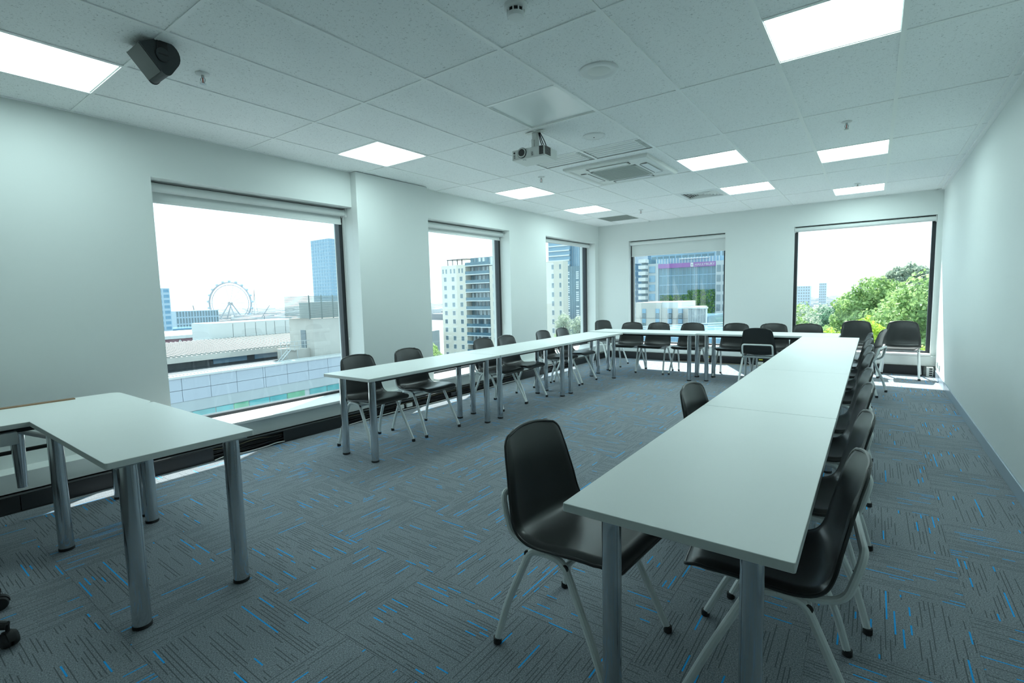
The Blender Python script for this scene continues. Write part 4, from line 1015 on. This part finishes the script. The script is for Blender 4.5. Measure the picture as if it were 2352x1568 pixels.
tr = thing('roof_terrace', 'low rooftop terrace with pale railings close under the lowered blind', 'building', (-10.5, 40, ZG))
box(-7, 3, 0, 14, 0, 27.6).build('wall', E_['bluewin'], tr)
for k in range(4): MB().tube([(-6.5, 0.2+0.5*k, 27.9+0.12*k), (2.8, 0.2+2.4*k, 28.3+0.1*k)], 0.05, 6).build('handrail', E_['white'], tr)
for k in range(16): MB().tube([(-6.3+0.6*k, 0.1, 27.5), (-6.3+0.6*k, 0.1, 28.15)], 0.03, 5).build('baluster', E_['steel'], tr)

# ------------------------------------------------------------------ trees
def tree(name, label, x, y, ztop, blobs, n, size, mat, group=None, trunk=True, seed=1):
    rnd = np.random.RandomState(seed)
    t = thing(name, label, 'tree', (x, y, ZG), 0, group); zt = ztop-ZG
    vs = []; 
    wts = np.array([b[3]**2 for b in blobs], float); cnt = (wts/wts.sum()*n).astype(int)
    quads = []
    for (bx_, by_, bz_, br), m in zip(blobs, cnt):
        d = rnd.normal(size=(m, 3)); d /= np.linalg.norm(d, axis=1, keepdims=True)
        lump = 1+0.16*np.sin(d[:, 0]*5+seed)*np.cos(d[:, 1]*4.3+bx_)+0.12*np.sin(d[:, 2]*7+by_)
        r = br*lump*(1-0.35*rnd.rand(m)**2.2)
        c = np.stack([bx_+d[:, 0]*r, by_+d[:, 1]*r, zt+bz_+d[:, 2]*r*0.85], 1)
        a = rnd.normal(size=(m, 3)); a -= d*(a*d).sum(1, keepdims=True)*0.55; a /= np.linalg.norm(a, axis=1, keepdims=True)
        b = np.cross(a, rnd.normal(size=(m, 3))*0.5+d); b /= np.linalg.norm(b, axis=1, keepdims=True)
        s = size*(0.6+0.8*rnd.rand(m))[:, None]
        quads.append(np.stack([c-a*s, c-b*s*0.55, c+a*s, c+b*s*0.55], 1))
    q = np.concatenate(quads).reshape(-1, 3)
    me = bpy.data.meshes.new('crown'); nq = len(q)//4
    me.from_pydata(q.tolist(), [], np.arange(nq*4).reshape(-1, 4).tolist()); me.materials.append(mat); me.update()
    o = bpy.data.objects.new('crown', me); COL.objects.link(o); o.parent = t
    if trunk:
        cz = zt+min(b[2] for b in blobs)
        MB().tube([(0, 0, 0), (0.1, 0, cz*0.6), (0, 0.1, cz)], [0.55, 0.4, 0.2], 8).build('trunk', E_['bark'], t, smooth=True)
        for k, b in enumerate(blobs[:6]): MB().tube([(0, 0, cz*0.75), ((b[0])*0.6, b[1]*0.6, zt+b[2]-b[3]*0.3)], [0.22, 0.07], 6).build('branch', E_['bark'], t)
    return t
tree('plane_tree', 'large bright green tree crowding the tree window beside the plain wall', 3.6, 46, 1.9,
     [(0, 0, -2.6, 3.2), (-1.9, -1, -3.4, 2.2), (2.6, 0.5, -2.0, 2.6), (-1.0, -1.5, -5.6, 2.8), (1.8, -1, -5.2, 3.0), (-2.6, -0.5, -6.4, 2.2), (4.8, 0, -4.0, 3.0), (0, 0, -8.5, 3.6), (-0.8, -0.6, -1.5, 1.5)], 22000, 0.17, E_['leaf_bright'], 'park trees', True, 3)
tree('plane_tree', 'mid green tree rising behind the large bright tree', 0.0, 62, 2.5,
     [(0, 0, -1.6, 1.7), (-1.5, 0, -3.2, 1.9), (1.6, 0, -2.4, 2.0), (-0.6, 0, -5.0, 2.8), (-2.0, 0, -6.5, 2.6)], 11000, 0.18, E_['leaf_bright'], 'park trees', True, 5)
tree('eucalyptus', 'grey green eucalyptus standing tallest behind the bright tree', 3.3, 82, 4.3,
     [(0.5, 0, -1.1, 1.15), (-0.9, 0, -1.5, 1.1), (1.5, 0.6, -1.5, 1.15), (-0.2, -0.5, -2.3, 1.0), (-2.0, 0, -2.1, 0.75), (2.4, 0, -2.5, 0.9), (0.9, 0, -2.8, 1.0), (4.2, 0, -3.2, 0.9)], 6000, 0.17, E_['leaf_grey'], 'park trees', True, 8)
tree('dark_tree', 'dark blue green tree in front of the bright tree window view', -2.3, 74, 0.1,
     [(0, 0, -1.6, 1.7), (-1.3, 0, -2.8, 1.7), (1.2, 0, -2.4, 1.8), (-2.4, 0, -4.4, 1.7), (0.2, 0, -4.6, 2.6), (2.2, 0, -4.2, 2.2), (-1.0, 0, -6.6, 3.0)], 13000, 0.16, E_['leaf_dark'], 'park trees', True, 11)
for k, (x, y, zt_, lb) in enumerate(((-0.25, 26, 0.05, 'yellow green treetop just below the tree window, beside the chair backs'), (-1.45, 27, -0.55, 'smaller yellow green treetop toward the left of the tree window'), (1.6, 24, -0.9, 'yellow green treetop low in front of the large bright tree'))):
    tree('ash_tree', lb, x, y, zt_, [(0, 0, -0.7, 0.72), (0.5, 0, -1.0, 0.6), (-0.6, 0, -1.2, 0.65), (0, 0, -1.9, 1.1), (0.8, 0.2, -2.0, 0.9), (-0.9, 0, -2.3, 0.9)], 5200, 0.085, E_['leaf_yellow'], 'yellow green treetops', True, 20+k)
rn = random.Random(4)
FT = [('leaf_dark', 'dark'), ('leaf_bright', 'green'), ('leaf_grey', 'grey green')]
spots = [(-15, 182), (-17, 150), (-13.5, 158), (-9, 172), (-8.5, 190), (-20, 210), (-15, 225), (-24, 240), (-10, 240), (-6, 215), (-30, 300), (-22, 320), (-14, 300), (-38, 330), (-6, 290), (-28, 400), (-16, 390), (-45, 420), (-5, 360), (-3, 150), (-55, 520), (-35, 500), (-20, 520), (-8, 470), (2, 420)]
for k, (x, y) in enumerate(spots):
    mt_, nm = FT[k % 3]; r = rn.uniform(2.6, 4.2)*(1+y/700); zt_ = 1.3-(1.3+30)*0.0-0.030*y+rn.uniform(-1.2, 1.2)
    if y < 200: zt_ -= 2.0
    tree('park_tree', 'distant %s tree in the park left of the bright treetops' % nm, x, y, zt_, [(0, 0, -r*0.8, r), (r*0.8, 0, -r*1.2, r*0.8), (-r*0.8, 0, -r*1.3, r*0.8), (0, 0, -r*2.2, r*1.1)], 1400, 0.10*r+0.05, E_[mt_], 'distant %s park trees' % nm, True, 50+k)
for k, (x, y, zt_, lb, m_) in enumerate(((-37.2, 64, -1.5, 'grey green street tree beside the cream block in the corner window', 'leaf_grey'), (-33.5, 62, -1.75, 'pale street tree at the foot of the dark tower', 'leaf_grey'), (-32.4, 55, -3.3, 'bright low street tree at the bottom of the corner window', 'leaf_bright'), (-86, 84, -9.5, 'leafy street tree at the foot of the cream apartments', 'leaf_bright'))):
    s = 1.0 if k < 3 else 2.4
    tree('street_tree', lb, x, y, zt_, [(0, 0, -0.7*s, 0.8*s), (0.6*s, 0, -1.3*s, 0.8*s), (-0.6*s, 0, -1.5*s, 0.8*s), (0, 0, -2.3*s, 1.1*s), (0.2*s, 0, -3.6*s, 1.3*s)], 4200, 0.09*s, E_[m_], 'street trees', True, 90+k)
# street with cars
tag(box(-36, -24, 470, 720, ZG, ZG+0.1).build('road', P('pale_road', (0.42, 0.43, 0.44), 0.9, noise=0.1, nscale=0.1)), 'pale street running away through the park', None, None, 'structure')
# horizon buildings beyond the park
def plain_block(label, x, y, w, d, ztop, mat, cols, fl_):
    tower('far_block', label, x-w/2, x+w/2, y, y+d, ztop, mat, E_['far2'], cols, fl_, ZG+4, (0.55, 0.5), 'blocks on the park horizon')
plain_block('low wide pale block on the park horizon', -90, 900, 20, 20, 5.2, E_['paleblue'], 6, 7)
plain_block('single upright blue block on the park horizon', -63.5, 900, 9.5, 12, 9.0, E_['paleblue'], 4, 9)
spi = thing('domed_tower', 'small tower with pointed dome on the park horizon', 'building', (-16.5, 900, ZG))
box(-2.6, 2.6, -2.6, 2.6, 0, 31).build('shaft', E_['far2'], spi); MB().lathe([(2.5, 31), (2.4, 34), (1.7, 37.5), (0.6, 40), (0.1, 42.5)], n=14).build('dome', E_['far2'], spi, smooth=True)

# ------------------------------------------------------------------ haze over the city
hm = bpy.data.materials.new('city_haze'); hm.use_nodes = True
hn, hl_ = hm.node_tree.nodes, hm.node_tree.links; hn.remove(hn['Principled BSDF'])
vs_ = hn.new('ShaderNodeVolumeScatter'); vs_.inputs['Color'].default_value = (0.9, 0.96, 1.0, 1); vs_.inputs['Density'].default_value = 0.00022; vs_.inputs['Anisotropy'].default_value = 0.2
hl_.new(vs_.outputs[0], hn['Material Output'].inputs['Volume'])
hz_ = MB().prism([(-2250, -450), (-430, -450), (-430, 560), (850, 560), (850, 2900), (-2250, 2900)], ZG+0.2, 260, 'z').build('haze', hm)
tag(hz_, 'bright summer haze hanging over the distant city', 'haze', None, 'stuff')
